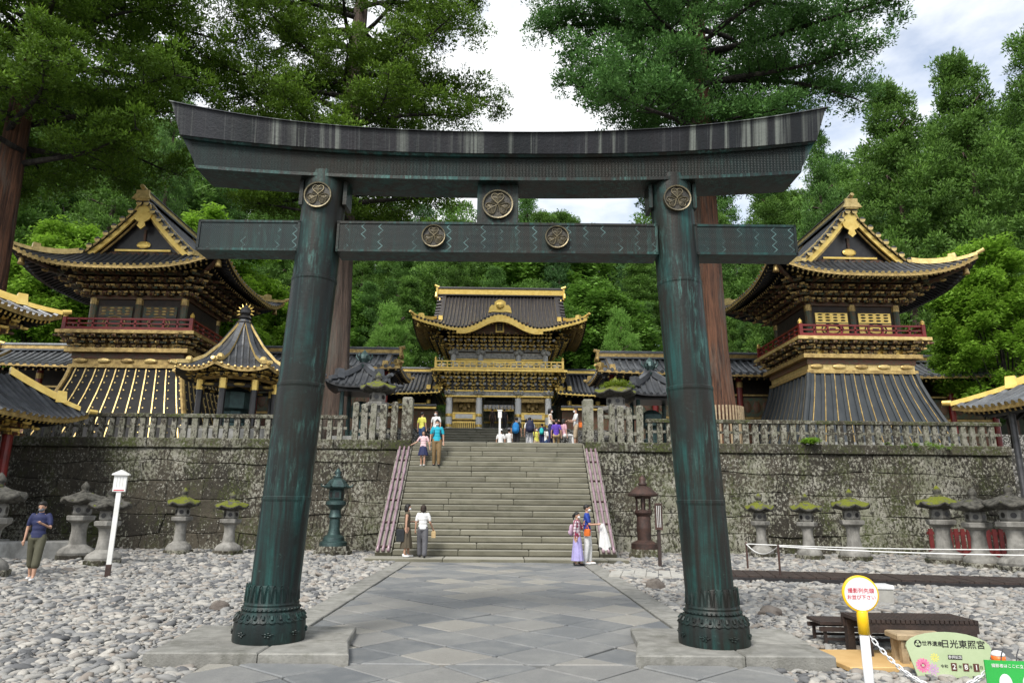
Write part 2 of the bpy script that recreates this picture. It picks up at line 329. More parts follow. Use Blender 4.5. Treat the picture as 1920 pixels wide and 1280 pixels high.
# ------------------------------------------------------------------ mesh building
class MB:
    def __init__(s): s.v = []; s.f = []; s.m = []; s.mi = 0
    def add(s, vs, fs, mi=None):
        o = len(s.v); s.v.extend([tuple(p) for p in vs]); mi = s.mi if mi is None else mi
        for f in fs: s.f.append(tuple(i+o for i in f)); s.m.append(mi)
        return s
    def box(s, c, d, rz=0.0, mi=None, taper=1.0, rx=0.0):
        vs = []
        cr, sr = math.cos(rz), math.sin(rz)
        for z in (-.5, .5):
            k = 1.0 if z < 0 else taper
            for x, y in ((-.5,-.5), (.5,-.5), (.5,.5), (-.5,.5)):
                X, Y, Zz = x*d[0]*k, y*d[1]*k, z*d[2]
                if rx: Y, Zz = Y*math.cos(rx)-Zz*math.sin(rx), Y*math.sin(rx)+Zz*math.cos(rx)
                vs.append((c[0]+X*cr-Y*sr, c[1]+X*sr+Y*cr, c[2]+Zz))
        return s.add(vs, [(3,2,1,0), (4,5,6,7), (0,1,5,4), (1,2,6,5), (2,3,7,6), (3,0,4,7)], mi)
    def prism(s, poly, z0, z1, inset=0.0, bevel=0.0, mi=None):
        """poly counter-clockwise in xy, drawn in by inset, optional chamfer at the top edge"""
        n = len(poly)
        def ring(z, k):
            if k == 0: return [(p[0], p[1], z) for p in poly]
            outp = []
            for i in range(n):
                a, b, c = Vector(poly[i-1][:2]), Vector(poly[i][:2]), Vector(poly[(i+1) % n][:2]); u = (b-a); w = (c-b)
                if u.length < 1e-6 or w.length < 1e-6: outp.append((b.x, b.y, z)); continue
                u.normalize(); w.normalize(); n1 = Vector((-u.y, u.x)); n2 = Vector((-w.y, w.x)); m = n1+n2
                q = b+m*(k/max(.25, 1+n1.dot(n2))); outp.append((q.x, q.y, z))
            return outp
        rs = [ring(z0, inset)]
        if bevel: rs += [ring(z1-bevel, inset), ring(z1, inset+bevel)]
        else: rs += [ring(z1, inset)]
        vs = [p for r in rs for p in r]; fs = [tuple(range(n-1, -1, -1)), tuple(range((len(rs)-1)*n, len(rs)*n))]
        for k in range(len(rs)-1):
            for i in range(n): j = (i+1) % n; fs.append((k*n+i, k*n+j, (k+1)*n+j, (k+1)*n+i))
        return s.add(vs, fs, mi)
    def tube(s, pts, rad, n=8, mi=None, closed=False, squash=None, caps=True):
        pts = [Vector(p) for p in pts]; N_ = len(pts)
        if not hasattr(rad, '__len__'): rad = [rad]*N_
        vs = []; up = Vector((0,0,1)); prev = None
        for i, p in enumerate(pts):
            a = pts[(i+1) % N_] if (i < N_-1 or closed) else p; b_ = pts[i-1] if (i > 0 or closed) else p
            t = (a-b_).normalized() if (a-b_).length > 1e-9 else Vector((0,0,1))
            if prev is None:
                u = t.cross(up) if abs(t.z) < .95 else t.cross(Vector((0,1,0)))
            else: u = prev - t*prev.dot(t)
            u.normalize(); w = t.cross(u); prev = u
            for k in range(n):
                a_ = 2*math.pi*k/n; q = squash[i] if squash else 1.0
                vs.append(p + u*math.cos(a_)*rad[i] + w*math.sin(a_)*rad[i]*q)
        fs = []
        for i in range(N_-1 + (1 if closed else 0)):
            i2 = (i+1) % N_
            for k in range(n): k2 = (k+1) % n; fs.append((i*n+k, i*n+k2, i2*n+k2, i2*n+k))
        if caps and not closed: fs += [tuple(range(n-1, -1, -1)), tuple((N_-1)*n+k for k in range(n))]
        return s.add(vs, fs, mi)
    def lathe(s, prof, n=16, c=(0,0,0), mi=None, rot=0.0, sq=1.0):
        vs = []; 
        for r, z in prof:
            for k in range(n):
                a = 2*math.pi*k/n + rot; vs.append((c[0]+r*math.cos(a), c[1]+r*math.sin(a)*sq, c[2]+z))
        fs = []; L = len(prof)
        for i in range(L-1):
            for k in range(n): k2 = (k+1) % n; fs.append((i*n+k, i*n+k2, (i+1)*n+k2, (i+1)*n+k))
        fs += [tuple(range(n-1, -1, -1)), tuple((L-1)*n+k for k in range(n))]
        return s.add(vs, fs, mi)
    def grid(s, rows, mi=None, flip=False):
        n = len(rows[0]); vs = [p for r in rows for p in r]; fs = []
        for i in range(len(rows)-1):
            for k in range(n-1):
                q = (i*n+k, i*n+k+1, (i+1)*n+k+1, (i+1)*n+k); fs.append(q[::-1] if flip else q)
        return s.add(vs, fs, mi)
    def ell(s, c, r, nu=10, nv=7, mi=None, rot=None):
        vs = []
        for j in range(nv+1):
            th = math.pi*j/nv
            for i in range(nu):
                p = Vector((r[0]*math.sin(th)*math.cos(2*math.pi*i/nu), r[1]*math.sin(th)*math.sin(2*math.pi*i/nu), -r[2]*math.cos(th)))
                if rot: p = rot @ p
                vs.append(Vector(c)+p)
        fs = []
        for j in range(nv):
            for i in range(nu): k = (i+1) % nu; fs.append((j*nu+i, j*nu+k, (j+1)*nu+k, (j+1)*nu+i))
        return s.add(vs, fs, mi)
    def mesh(s, name, mats, smooth=False):
        me = bpy.data.meshes.new(name); me.from_pydata(s.v, [], s.f)
        for m in ([mats] if isinstance(mats, str) else mats): me.materials.append(MATS[m])
        me.polygons.foreach_set('material_index', s.m)
        if smooth: me.polygons.foreach_set('use_smooth', [True]*len(me.polygons))
        me.validate(); me.update(); return me
    def build(s, name, mats, parent=None, smooth=False, **kw): return link(name, s.mesh(name, mats, smooth), parent, **kw)

def link(name, me, parent=None, loc=(0,0,0), rz=0.0, kind=None, rot=None, scale=None):
    o = bpy.data.objects.new(name, me); col.objects.link(o); o.location = loc
    o.rotation_euler = rot if rot is not None else (0,0,rz)
    if scale is not None: o.scale = scale if hasattr(scale, '__len__') else (scale,)*3
    if parent is not None: o.parent = parent
    if kind: o['kind'] = kind
    return o
def tag(o, label, cat, group=None):
    o['label'] = label; o['category'] = cat
    if group: o['group'] = group
    return o
def thing(name, label, cat, loc=(0,0,0), rz=0.0, group=None):
    o = bpy.data.objects.new(name, None); col.objects.link(o); o.location = loc; o.rotation_euler = (0,0,rz); o.empty_display_size = .2
    return tag(o, label, cat, group)
def copy_tree(o, parent=None):
    c = o.copy(); col.objects.link(c)
    if parent is not None: c.parent = parent
    for ch in list(o.children): copy_tree(ch, c)
    return c
def auto_smooth(o, ang=35):
    me = o.data; me.polygons.foreach_set('use_smooth', [True]*len(me.polygons))
    me.set_sharp_from_angle(angle=R(ang)); return o
def clip_poly(poly, a, b, c):
    """keep a*x+b*y<=c"""
    outp = []
    for i in range(len(poly)):
        p, q = poly[i], poly[(i+1) % len(poly)]; dp = a*p[0]+b*p[1]-c; dq = a*q[0]+b*q[1]-c
        if dp <= 0: outp.append(p)
        if dp*dq < 0:
            t = dp/(dp-dq); outp.append((p[0]+(q[0]-p[0])*t, p[1]+(q[1]-p[1])*t))
    return outp
def area(poly): return .5*sum(poly[i][0]*poly[(i+1)%len(poly)][1]-poly[(i+1)%len(poly)][0]*poly[i][1] for i in range(len(poly)))

TMP = bpy.data.scenes.new('scratch')          # scratch scene: keeps modifier evaluation fast, removed at the end
def evaluated_mesh(o):
    TMP.collection.objects.link(o); vl = TMP.view_layers[0]; vl.update(); me = bpy.data.meshes.new_from_object(o.evaluated_get(vl.depsgraph)); bpy.data.objects.remove(o); return me
# ------------------------------------------------------------------ ground, path
X0 = -0.08                               # axis of the approach
def sheet(name, x0, x1, y0, y1, z, mat, kind='structure'):
    return MB().add([(x0,y0,z),(x1,y0,z),(x1,y1,z),(x0,y1,z)], [(0,1,2,3)]).build(name, mat, kind=kind)
sheet('ground', -400, 400, -300, 700, -.03, 'gravel_ground')
path = sheet('path', -3.1, 3.0, -3.0, 21.7, -.018, 'soil')
HW = 2.56
def lattice(i, j, s=.745):
    r = random.Random(i*7919+j*104729+3)
    u, v = i*s + r.uniform(-.05,.05), j*s + r.uniform(-.05,.05)
    return ((u+v)*.7071+X0, (u-v)*.7071)
npav = 0
def pave(xa, xb, ya, yb):
    global npav
    for i in range(-8, 30):
        for j in range(-30, 12):
            poly = [lattice(i,j), lattice(i,j+1), lattice(i+1,j+1), lattice(i+1,j)]
            for a, b, c in ((-1,0,-xa), (1,0,xb), (0,-1,-ya), (0,1,yb)):
                poly = clip_poly(poly, a, b, c)
                if len(poly) < 3: break
            if len(poly) < 3: continue
            A = area(poly)
            if A < 0: poly = poly[::-1]
            if abs(A) < .03: continue
            r = random.Random(i*31+j*17)
            cx = sum(p[0] for p in poly)/len(poly); cy = sum(p[1] for p in poly)/len(poly)
            loc = [(p[0]-cx, p[1]-cy) for p in poly]
            MB().prism(loc, -.07, .026+r.uniform(-.008,.008), .015, .012).build('paving_slab', 'paving_stone', path, loc=(cx,cy,0), rot=(r.uniform(-.007,.007), r.uniform(-.007,.007), 0))
            npav += 1
pave(X0-HW, X0+HW, 8.02, 21.62); pave(-3.12, 2.98, 3.9, 8.0)
for sx in (-1, 1):                       # kerb stones along the path
    y = 9.7; r = random.Random(sx)
    while y < 21.6:
        L = min(r.uniform(1.4, 2.3), 21.6-y)
        w = .44
        MB().prism([(-w/2,-L/2+.006),(w/2,-L/2+.006),(w/2,L/2-.006),(-w/2,L/2-.006)], -.08, .036+r.uniform(-.003,.003), .004, .010).build('kerb_slab', 'kerb_stone', path, loc=(X0+sx*(HW+.235), y+L/2, 0))
        y += L
def plinth(sx):
    t = thing('torii_plinth', 'low slab of grey stone under the %s pillar of the bronze gate' % ('west' if sx < 0 else 'east'), 'plinth', (0,0,0))
    t['label'] = 'low grey stone plinth under the torii pillar %s' % ('nearer the white notice post' if sx < 0 else 'nearer the round sign and benches')
    xs = [1.60, 2.75, 3.75] if sx > 0 else [1.62, 2.55, 3.78]
    b = 9.75
    for k in range(2):
        for j, (ya, yb) in enumerate(((8.0, 8.72), (8.72, b))):
            xa, xb = xs[k]+(.11*j if k == 0 else 0), xs[k+1]
            poly = [(xa-(0 if k else .06*(1-j)), ya), (xb+(.05*j if k else 0), ya), (xb+(.1*j if k else 0), yb), (xa+(.10 if k == 0 else 0), yb)]
            poly = [(p[0]*sx+X0*.5, p[1]) for p in poly]
            if area(poly) < 0: poly = poly[::-1]
            MB().prism(poly, -.05, .125+.003*k-.002*j, .006, .014).build('plinth_slab', 'kerb_stone', t)
plinth(-1); plinth(1)

# ------------------------------------------------------------------ retaining wall of big fitted stones
WY = 26.5; WZ = 3.72; TZ = 4.08
def stone(poly, yf, depth, parent, mat, name='stone_block', bevel=.03, inset=.008):
    cx = sum(p[0] for p in poly)/len(poly); cz = sum(p[1] for p in poly)/len(poly)
    m = MB().prism([(p[0]-cx, p[1]-cz) for p in poly], -depth, 0, inset, bevel)
    m.v = [(p[0], -p[2], p[1]) for p in m.v]
    return m.build(name, mat, parent, loc=(cx, yf, cz))
def block_wall(t, xa, xb, za, zb, yf, seed, mat, rows=6, wmin=.85, wmax=2.1):
    r = random.Random(seed)
    hs = [r.uniform(.8,1.2) for _ in range(rows)]; tot = sum(hs); zl = [za]
    for hh in hs: zl.append(zl[-1]+hh/tot*(zb-za))
    def zline(k, x):
        if k in (0, rows): return zl[k]
        return zl[k] + .07*math.sin(x*.9+k*2.1+seed) + .04*math.sin(x*2.3+k*5.0)
    for k in range(rows):
        x = xa; tl = 0.0
        while x < xb-.01:
            w = r.uniform(wmin, wmax)
            if xb-(x+w) < wmin*.7: w = xb-x
            tilt = r.uniform(-.10,.10) if x+w < xb-.01 else 0
            n = 3
            bot = [(x-tl+(w-tilt+tl)*q/n, 0) for q in range(n+1)]; top = [(x+tl+(w+tilt-tl)*q/n, 0) for q in range(n+1)]
            poly = [(px, zline(k, px)) for px, _ in bot] + [(px, zline(k+1, px)) for px, _ in top[::-1]]
            stone(poly, yf-r.uniform(0,.06), .36, t, mat, 'stone_block', .022, .005)
            x += w; tl = tilt
wl = thing('retaining_wall', 'tall dark lichened wall of big fitted stones behind the lone white notice post', 'wall')
MB().box((-11.55, WY+.45, 1.9), (16.3, .6, 3.72)).build('core', 'dark_rock', wl)
block_wall(wl, -19.7, -3.95, -.02, WZ, WY, 3, 'wall_stone')
wr = thing('retaining_wall', 'tall pale mossy wall of big fitted stones behind the rope barrier', 'wall')
MB().box((11.65, WY+.45, 1.9), (16.5, .6, 3.72)).build('core', 'dark_rock', wr)
block_wall(wr, 3.78, 19.9, -.02, WZ, WY, 5, 'wall_stone_pale', 5, 1.2, 2.9)
for t, xa, xb in ((wl, -19.7, -3.42), (wr, 3.26, 19.9)):
    x = xa; r = random.Random(int(xa))
    while x < xb-.01:
        w = r.uniform(1.5, 2.6)
        if xb-(x+w) < .8: w = xb-x
        stone([(x+.0,WZ+.005),(x+w,WZ+.005),(x+w,TZ+.03),(x,TZ+.03)], WY-.10-r.uniform(0,.03), .75, t, 'coping_stone', 'coping_block', .03)
        x += w
MB().box((0, 37.2, 2.0), (90, 20.4, 4.14)).build('terrace', 'gravel_ground', kind='structure')
MB().box((0, 56.0, 3.4), (120, 16.4, 6.96)).build('upper_terrace', 'gravel_ground', kind='structure')

# ------------------------------------------------------------------ stairs
def staircase(label, xa, xb, y0, z0, n, rise, tread, seed, bev=.024, mats='step_stone'):
    t = thing('stone_staircase', label, 'staircase'); r = random.Random(seed)
    for k in range(n):
        cuts = [xa]; 
        while True:
            nx = cuts[-1]+r.uniform(1.3, 3.0)
            if nx > xb-.9: break
            cuts.append(nx)
        cuts.append(xb)
        for a, b in zip(cuts[:-1], cuts[1:]):
            w = b-a-.016; m = MB(); d = tread+.05
            m.box((0,d/2+.015,.02),(w,d-.03,.04)); m.prism([(-w/2,0),(w/2,0),(w/2,d),(-w/2,d)], .04, rise-.002, 0, bev)
            m.build('step_slab', mats, t, loc=((a+b)/2, y0+k*tread+r.uniform(-.006,.006), z0+k*rise), rot=(0, r.uniform(-.001,.001), 0))
    m = MB()
    prof = [(y0+.08, z0-.05), (y0+n*tread+.3, z0-.05), (y0+n*tread+.3, z0+(n-.4)*rise)]
    m.add([(xa+.02,*p) for p in prof]+[(xb-.02,*p) for p in prof], [(0,1,2),(5,4,3),(0,3,4,1),(1,4,5,2),(2,5,3,0)])
    m.build('core', 'soil', t); return t
RISE, TREAD, SY, SZ = .198, .215, 22.6, .12
st = staircase('broad stone staircase of about twenty mossy steps, bronze gate to terrace', -3.36, 3.20, SY, SZ, 20, RISE, TREAD, 11)
r = random.Random(5); x = -4.05
while x < 3.9:                            # foot of the stairs
    w = min(r.uniform(1.6,2.8), 3.98-x)
    MB().prism([(x+.006,21.66),(x+w-.006,21.66),(x+w-.006,22.68),(x+.006,22.68)], -.05, .118, .004, .015).build('foot_slab', 'step_stone', st); x += w
staircase('upper flight of stone steps rising to the golden gate', -3.85, 3.62, 43.6, TZ-.02, 14, .2, .27, 12, .045)
# sloping side stones with three mauve pipes lying on each
def flank(sx, xc):
    t = thing('pipe_handrail', 'three mauve pipes on the sloping stone kerb, stair edge %s' % ('by the dark green bronze lantern' if sx < 0 else 'by the rust brown lantern'), 'handrail')
    y1, z1, y2, z2 = SY-.05, SZ+.10, SY+20*TREAD, SZ+20*RISE+.10
    w = .52; n = 6
    for k in range(n):
        a, b = k/n+.002, (k+1)/n-.002; L = lambda q: (y1+(y2-y1)*q, z1+(z2-z1)*q)
        (ya, za), (yb, zb) = L(a), L(b)
        vs = []
        for xx in (xc-w/2, xc+w/2): vs += [(xx,ya,za),(xx,yb,zb),(xx,yb+.35,zb-.3),(xx,ya+.35,za-.45)]
        MB().add(vs, [(0,1,2,3),(7,6,5,4),(0,4,5,1),(1,5,6,2),(2,6,7,3),(3,7,4,0)]).build('kerb_stone', 'step_stone', t)
    MB().add([(xc+q*w/2*.96, y, z) for q in (-1,1) for y, z in ((y1+.3,-.02),(y2+.3,-.02),(y2+.3,z2-.3),(y1+.3,z1-.35))], [(3,2,1,0),(4,5,6,7),(0,1,5,4),(1,2,6,5),(2,3,7,6),(3,0,4,7)]).build('core', 'wall_stone', t)
    dy, dz = (y2-y1), (z2-z1); ln = math.hypot(dy, dz); nrm = Vector((0, -dz/ln, dy/ln))
    for q in (-.17, 0, .17):
        pts = []; rad = []
        for k in range(25):
            f = k/24; pts.append(Vector((xc+q, y1+dy*f, z1+dz*f))+nrm*.075); rad.append(.042 if k % 4 else .055)
        MB().tube(pts, rad, 8).build('pipe', 'mauve_pipe', t, smooth=True)
    for k in range(6):
        f = .04+k*.184; c = Vector((xc, y1+dy*f, z1+dz*f))+nrm*.03
        MB().box((0,0,0), (.48,.05,.05)).build('cross_bar', 'iron_brown', t, loc=c, rot=(math.atan2(dz,dy),0,0))
flank(-1, -3.65); flank(1, 3.49)

# ------------------------------------------------------------------ stone fence on the wall
def fence(label, xa, xb, step, seed, dark=False):
    t = thing('stone_fence', label, 'fence'); r = random.Random(seed); z0 = TZ+.03; yy = WY+.18
    pm_ = MB().prism([(-.10,-.075),(.10,-.075),(.10,.075),(-.10,.075)], 0, .80, 0, .02).mesh('baluster', 'fence_stone')
    x = xa
    while x <= xb:
        link('baluster', pm_, t, (x+r.uniform(-.015,.015), yy+r.uniform(-.01,.01), z0), r.uniform(-.05,.05), scale=(r.uniform(.85,1.12),1,1)); x += step
    x = xa-.15
    while x < xb:
        L = min(r.uniform(2.2,3.2), xb+.15-x); 
        MB().prism([(-L/2+.01,-.12),(L/2-.01,-.12),(L/2-.01,.12),(-L/2+.01,.12)], 0, .14, 0, .03).build('top_rail', 'coping_stone', t, loc=(x+L/2, yy, z0+.80))
        MB().box((0,0,0), (L-.02,.07,.10)).build('mid_rail', 'fence_stone', t, loc=(x+L/2, yy+.05, z0+.45)); x += L
    return t
fence('weathered stone baluster fence on the wall top below the tower with gilt ribbed skirt', -19.4, -6.1, .40, 1)
fence('weathered stone baluster fence on the wall top below the slate grey tower skirt', 5.85, 19.6, .375, 2)
def pickets(label, xs, hs, big, seed):
    t = thing('stone_picket_fence', label, 'fence'); r = random.Random(seed); z0 = TZ+.03; yy = WY+.16
    for x, hh in zip(xs, hs):
        w = r.uniform(.20,.27)
        MB().prism([(-w/2,-.11),(w/2,-.11),(w/2,.11),(-w/2,.11)], 0, hh, 0, .05).build('picket', 'fence_stone', t, loc=(x,yy+r.uniform(-.02,.02),z0), rot=(0,r.uniform(-.02,.02),r.uniform(-.08,.08)))
    MB().box(((xs[0]+xs[-1])/2, yy+.02, z0+.35), (abs(xs[-1]-xs[0]), .1, .14)).build('rail', 'fence_stone', t)
    MB().box(((xs[0]+xs[-1])/2, yy+.02, z0+1.0), (abs(xs[-1]-xs[0]), .1, .14)).build('rail', 'fence_stone', t)
    MB().prism([(-.2,-.2),(.2,-.2),(.2,.2),(-.2,.2)], -.02, 1.68, 0, .05).build('gate_post', 'fence_stone', t, loc=(big,yy+.05,z0))
pickets('tall stone pickets and gatepost at the stair head above the green bronze lantern', [-5.62,-5.27,-4.95,-4.55,-4.12], [1.46,1.40,1.42,1.40,1.5], -3.62, 3)
pickets('tall stone pickets and gatepost at the stair head above the rust brown lantern', [3.92,4.35,4.7,5.05,5.45], [1.35,1.5,1.42,1.38,1.46], 3.43, 4)
# ------------------------------------------------------------------ bronze torii
TD = 8.76
torii = thing('bronze_torii', 'huge dark bronze torii gate with green patina and round crests over the path', 'torii', (-.07, TD, .12), R(-.9))
def tloc(px, py, d=TD): p = P(px, py, d); return Vector((p.x+.07, p.y-TD, p.z-.12))
PB = [(-2.66, 0), (2.66, 0)]; LEAN = .27; PH = 5.98
def emblem(parent, loc, rad, gm='crest_bronze'):
    """round boss with a rim and three heart-shaped veined leaves"""
    e = MB(); n = 32
    pr = [(0,0,0)]
    def disc(r0, r1, y0, y1, mi):
        vs = []; 
        for r_, y in ((r0,0.02),(r0,y0),(r1,y1),(r1,0.02)):
            for k in range(n): a = 2*math.pi*k/n; vs.append((r_*math.cos(a), y, r_*math.sin(a)))
        fs = []
        for i in range(3):
            for k in range(n): k2 = (k+1) % n; fs.append((i*n+k, i*n+k2, (i+1)*n+k2, (i+1)*n+k))
        e.add(vs, fs, mi)
    e.add([(rad*.97*math.cos(2*math.pi*k/n), -.012, rad*.97*math.sin(2*math.pi*k/n)) for k in range(n)], [tuple(range(n))], 1)
    disc(rad*1.02, rad*.93, -.045, -.04, 0); 
    o = e.build('crest', [gm, 'crest_ground'], parent, loc=loc)
    for k in range(3):
        a0 = math.pi/2 + k*2*math.pi/3; u = Vector((math.cos(a0),0,math.sin(a0))); w = Vector((-u.z,0,u.x)); l = MB()
        outl = []
        for q in range(25):                       # heart outline, notch outwards
            t_ = 2*math.pi*q/24
            hx = 16*math.sin(t_)**3; hy = 13*math.cos(t_)-5*math.cos(2*t_)-2*math.cos(3*t_)-math.cos(4*t_)
            outl.append(u*(rad*(.47+hy*.0262)) + w*(rad*hx*.0262))
        l.tube([p+Vector((0,-.022,0)) for p in outl[:-1]], rad*.035, 5, closed=True)
        l.tube([u*rad*.05+Vector((0,-.022,0)), u*rad*.78+Vector((0,-.026,0))], rad*.035, 5)
        for sg in (-1, 1):
            for q, rr in ((.34,.20),(.52,.25),(.68,.20)):
                l.tube([u*rad*q+Vector((0,-.022,0)), u*rad*(q+.10)+w*sg*rad*rr*.6+Vector((0,-.022,0)), u*rad*(q+.12)+w*sg*rad*rr*1.2+Vector((0,-.02,0))], rad*.018, 4)
            l.tube([u*rad*.18+w*sg*rad*.05+Vector((0,-.02,0)), u*rad*.12+w*sg*rad*.12+Vector((0,-.02,0)), u*rad*.30+w*sg*rad*.42+Vector((0,-.02,0))], rad*.02, 4)
        lm = MB(); c0 = u*rad*.45
        lm.add([c0+Vector((0,-.026,0))]+[p*.98+c0*.02+Vector((0,-.013,0)) for p in outl[:-1]], [(0,i+1,(i+1)%24+1) for i in range(24)], 1)
        l.add(lm.v, lm.f, 1)
        l.build('crest_leaf', [gm, 'crest_fill'], o)
    return o
for sx in (-1, 1):
    bx = 2.66*sx; pil = []
    prof = [(.288,.34), (.292,1.60), (.298,1.63), (.298,1.66), (.289,1.67), (.292,3.02), (.298,3.05), (.298,3.08), (.289,3.09), (.292,4.45), (.298,4.47), (.298,4.5), (.289,4.51), (.290,PH+.02)]
    m = MB(); vs = []; n = 40
    for r_, z in prof:
        for k in range(n):
            a = 2*math.pi*k/n; vs.append((bx-sx*LEAN*z/PH + r_*math.cos(a), r_*math.sin(a), z))
    fs = [(i*n+k, i*n+(k+1)%n, (i+1)*n+(k+1)%n, (i+1)*n+k) for i in range(len(prof)-1) for k in range(n)]
    m.add(vs, fs); p = auto_smooth(m.build('pillar', 'bronze', torii), 11)
    FS = .905
    m = MB(); m.lathe([(r_*FS, z_) for r_, z_ in [(.455,0),(.462,.03),(.455,.20),(.448,.235),(.455,.245),(.44,.27),(.40,.315),(.365,.345),(.375,.36),(.365,.385),(.352,.40),(.358,.42),(.345,.44),(.335,.62),(.325,.64)]], 48, (bx,0,0))
    foot = auto_smooth(m.build('pillar_foot', 'bronze_foot', torii), 40)
    for k in range(26):                              # lotus petals round the foot
        a = 2*math.pi*k/26; c, s_ = math.cos(a), math.sin(a); m = MB()
        pts = []
        for q in range(9):
            t_ = math.pi*q/8; wv = math.cos(t_)*.047; hz = .325-.085*math.sin(t_)**.6; rr = (.40+.058*math.sin(t_))*FS
            pts.append((bx+rr*c-wv*s_, rr*s_+wv*c, hz))
        m.tube(pts, .011, 5)
        m.tube([(bx+.403*c, .403*s_, .275),(bx+.376*c, .376*s_, .315)], [.018,.012], 5); m.build('lotus_petal', 'bronze_foot', foot)
    for k in range(24):                              # upright leaves above
        a = 2*math.pi*(k+.5)/24; c, s_ = math.cos(a), math.sin(a); m = MB()
        for wd, hh in ((.042,.645),(.024,.61)):
            pts = []
            for q in range(7):
                f = q/6-.5; wv = 2*f*wd; hz = .45+(hh-.45)*(1-abs(2*f)**2.2); rr = (.348-.012*(hz-.45)/.2)*FS
                pts.append((bx+rr*c-wv*s_, rr*s_+wv*c, hz))
            m.tube(pts, .006, 4)
        m.build('upright_leaf', 'bronze_foot', foot)
    for k in range(40):
        a = 2*math.pi*k/40; MB().ell((bx+.333*math.cos(a), .333*math.sin(a), .372), (.016,.016,.014), 6, 4).build('bead', 'bronze_foot', foot) if k % 1 == 0 else None
    for k in range(8):                               # small blossoms on the drum
        a = 2*math.pi*(k+.35)/8; c, s_ = math.cos(a), math.sin(a); m = MB()
        for q in range(5):
            b_ = 2*math.pi*q/5; m.ell((bx+.418*c-.030*math.cos(b_)*s_, .418*s_+.030*math.cos(b_)*c, .115+.022*math.sin(b_)), (.018,.018,.012), 6, 4)
        m.tube([(bx+.421*c+.065*s_, .421*s_-.065*c, .13), (bx+.426*c, .426*s_, .115), (bx+.421*c-.065*s_, .421*s_+.065*c, .125)], .007, 4)
        m.build('blossom', 'bronze_foot', foot)
    zc = 5.98-.0
    emblem(torii, (bx-sx*LEAN*.93, -.292, 5.60), .180)
# lower tie beam with flat carved faces
def beam(name, x0, x1, y0, y1, z0, z1, mats, lip=.02):
    m = MB(); m.box(((x0+x1)/2, (y0+y1)/2, (z0+z1)/2), (x1-x0, y1-y0, z1-z0), mi=0)
    for z in (z0+lip/2, z1-lip/2): m.box(((x0+x1)/2, (y0+y1)/2, z), (x1-x0+.012, y1-y0+.024, lip+.012), mi=1)
    for x in (x0+lip/2, x1-lip/2): m.box((x, (y0+y1)/2, (z0+z1)/2), (lip+.012, y1-y0+.024, z1-z0), mi=1)
    return m.build(name, mats, torii)
NZ0, NZ1 = 4.86, 5.28
beam('tie_beam', -2.15, 2.15, -.17, .17, NZ0, NZ1, ['bronze_herringbone', 'bronze'])
for sx in (-1, 1): beam('tie_beam_end', min(sx*2.66, sx*4.02), max(sx*2.66, sx*4.02), -.165, .165, NZ0+.005, NZ1+.005, ['bronze_herringbone', 'bronze'])
for x in (-.85, .80): emblem(torii, (x, -.19, (NZ0+NZ1)/2+.0), .155)
# centre strut
MB().box((0,0,5.57), (.56,.30,.66)).build('centre_strut', 'bronze', torii); emblem(torii, (0,-.155,5.55), .205)
# lintels: shimaki (straight-ish, carved) and kasagi (curved, stained)
def lintel(name, half, zb, zt, yb, yt, slant, mat, n=40, under=None):
    m = MB(); rows = []
    for k in range(n+1):
        f = -1+2*k/n; lo, hi = zb(f), zt(f)
        xb = f*half; xt = f*(half+slant)
        rows.append([(xb,-yb,lo),(xt,-yt,hi),(xt,yt,hi),(xb,yb,lo),(xb,-yb,lo)])
    m.grid(rows, flip=True)
    m.add(rows[0][:4], [(0,1,2,3)]); m.add(rows[-1][:4], [(3,2,1,0)])
    return m.build(name, mat, torii)
cu = lambda a, b, p=2.4: (lambda f: a+b*abs(f)**p)
lintel('lower_lintel', 4.13, cu(5.88,.14), cu(6.20,.20), .27, .30, .08, 'bronze_scales')
lintel('lower_lintel_lip', 4.10, cu(5.855,.14), cu(5.90,.14), .285, .285, .01, 'bronze')
lintel('top_lintel', 4.33, cu(6.20,.24), cu(6.47,.42), .38, .44, .14, 'bronze_stained')
lintel('top_lintel_lip', 4.31, cu(6.17,.24), cu(6.205,.24), .34, .365, .0, 'bronze')
lintel('coping', 4.49, cu(6.472,.42), cu(6.50,.43), .47, .43, .02, 'bronze_stained')
for sx in (-1, 1):                                   # curled end blocks below the top lintel
    m = MB(); xs = [4.10, 4.52]
    m.add([(sx*4.14,-.26,6.08),(sx*4.14,.26,6.08),(sx*4.18,-.29,6.395),(sx*4.18,.29,6.395),(sx*4.31,-.33,6.415),(sx*4.31,.33,6.415)], [(0,1,5,4),(0,4,2),(1,3,5),(2,4,5,3),(0,2,3,1)])
    m.build('end_corbel', 'bronze', torii)
    # flanges where pillar meets lintel
    for q in (-1, 1): MB().box((sx*(2.66-LEAN)+q*.30, 0, 5.72), (.05,.30,.36)).build('flange', 'bronze', torii)
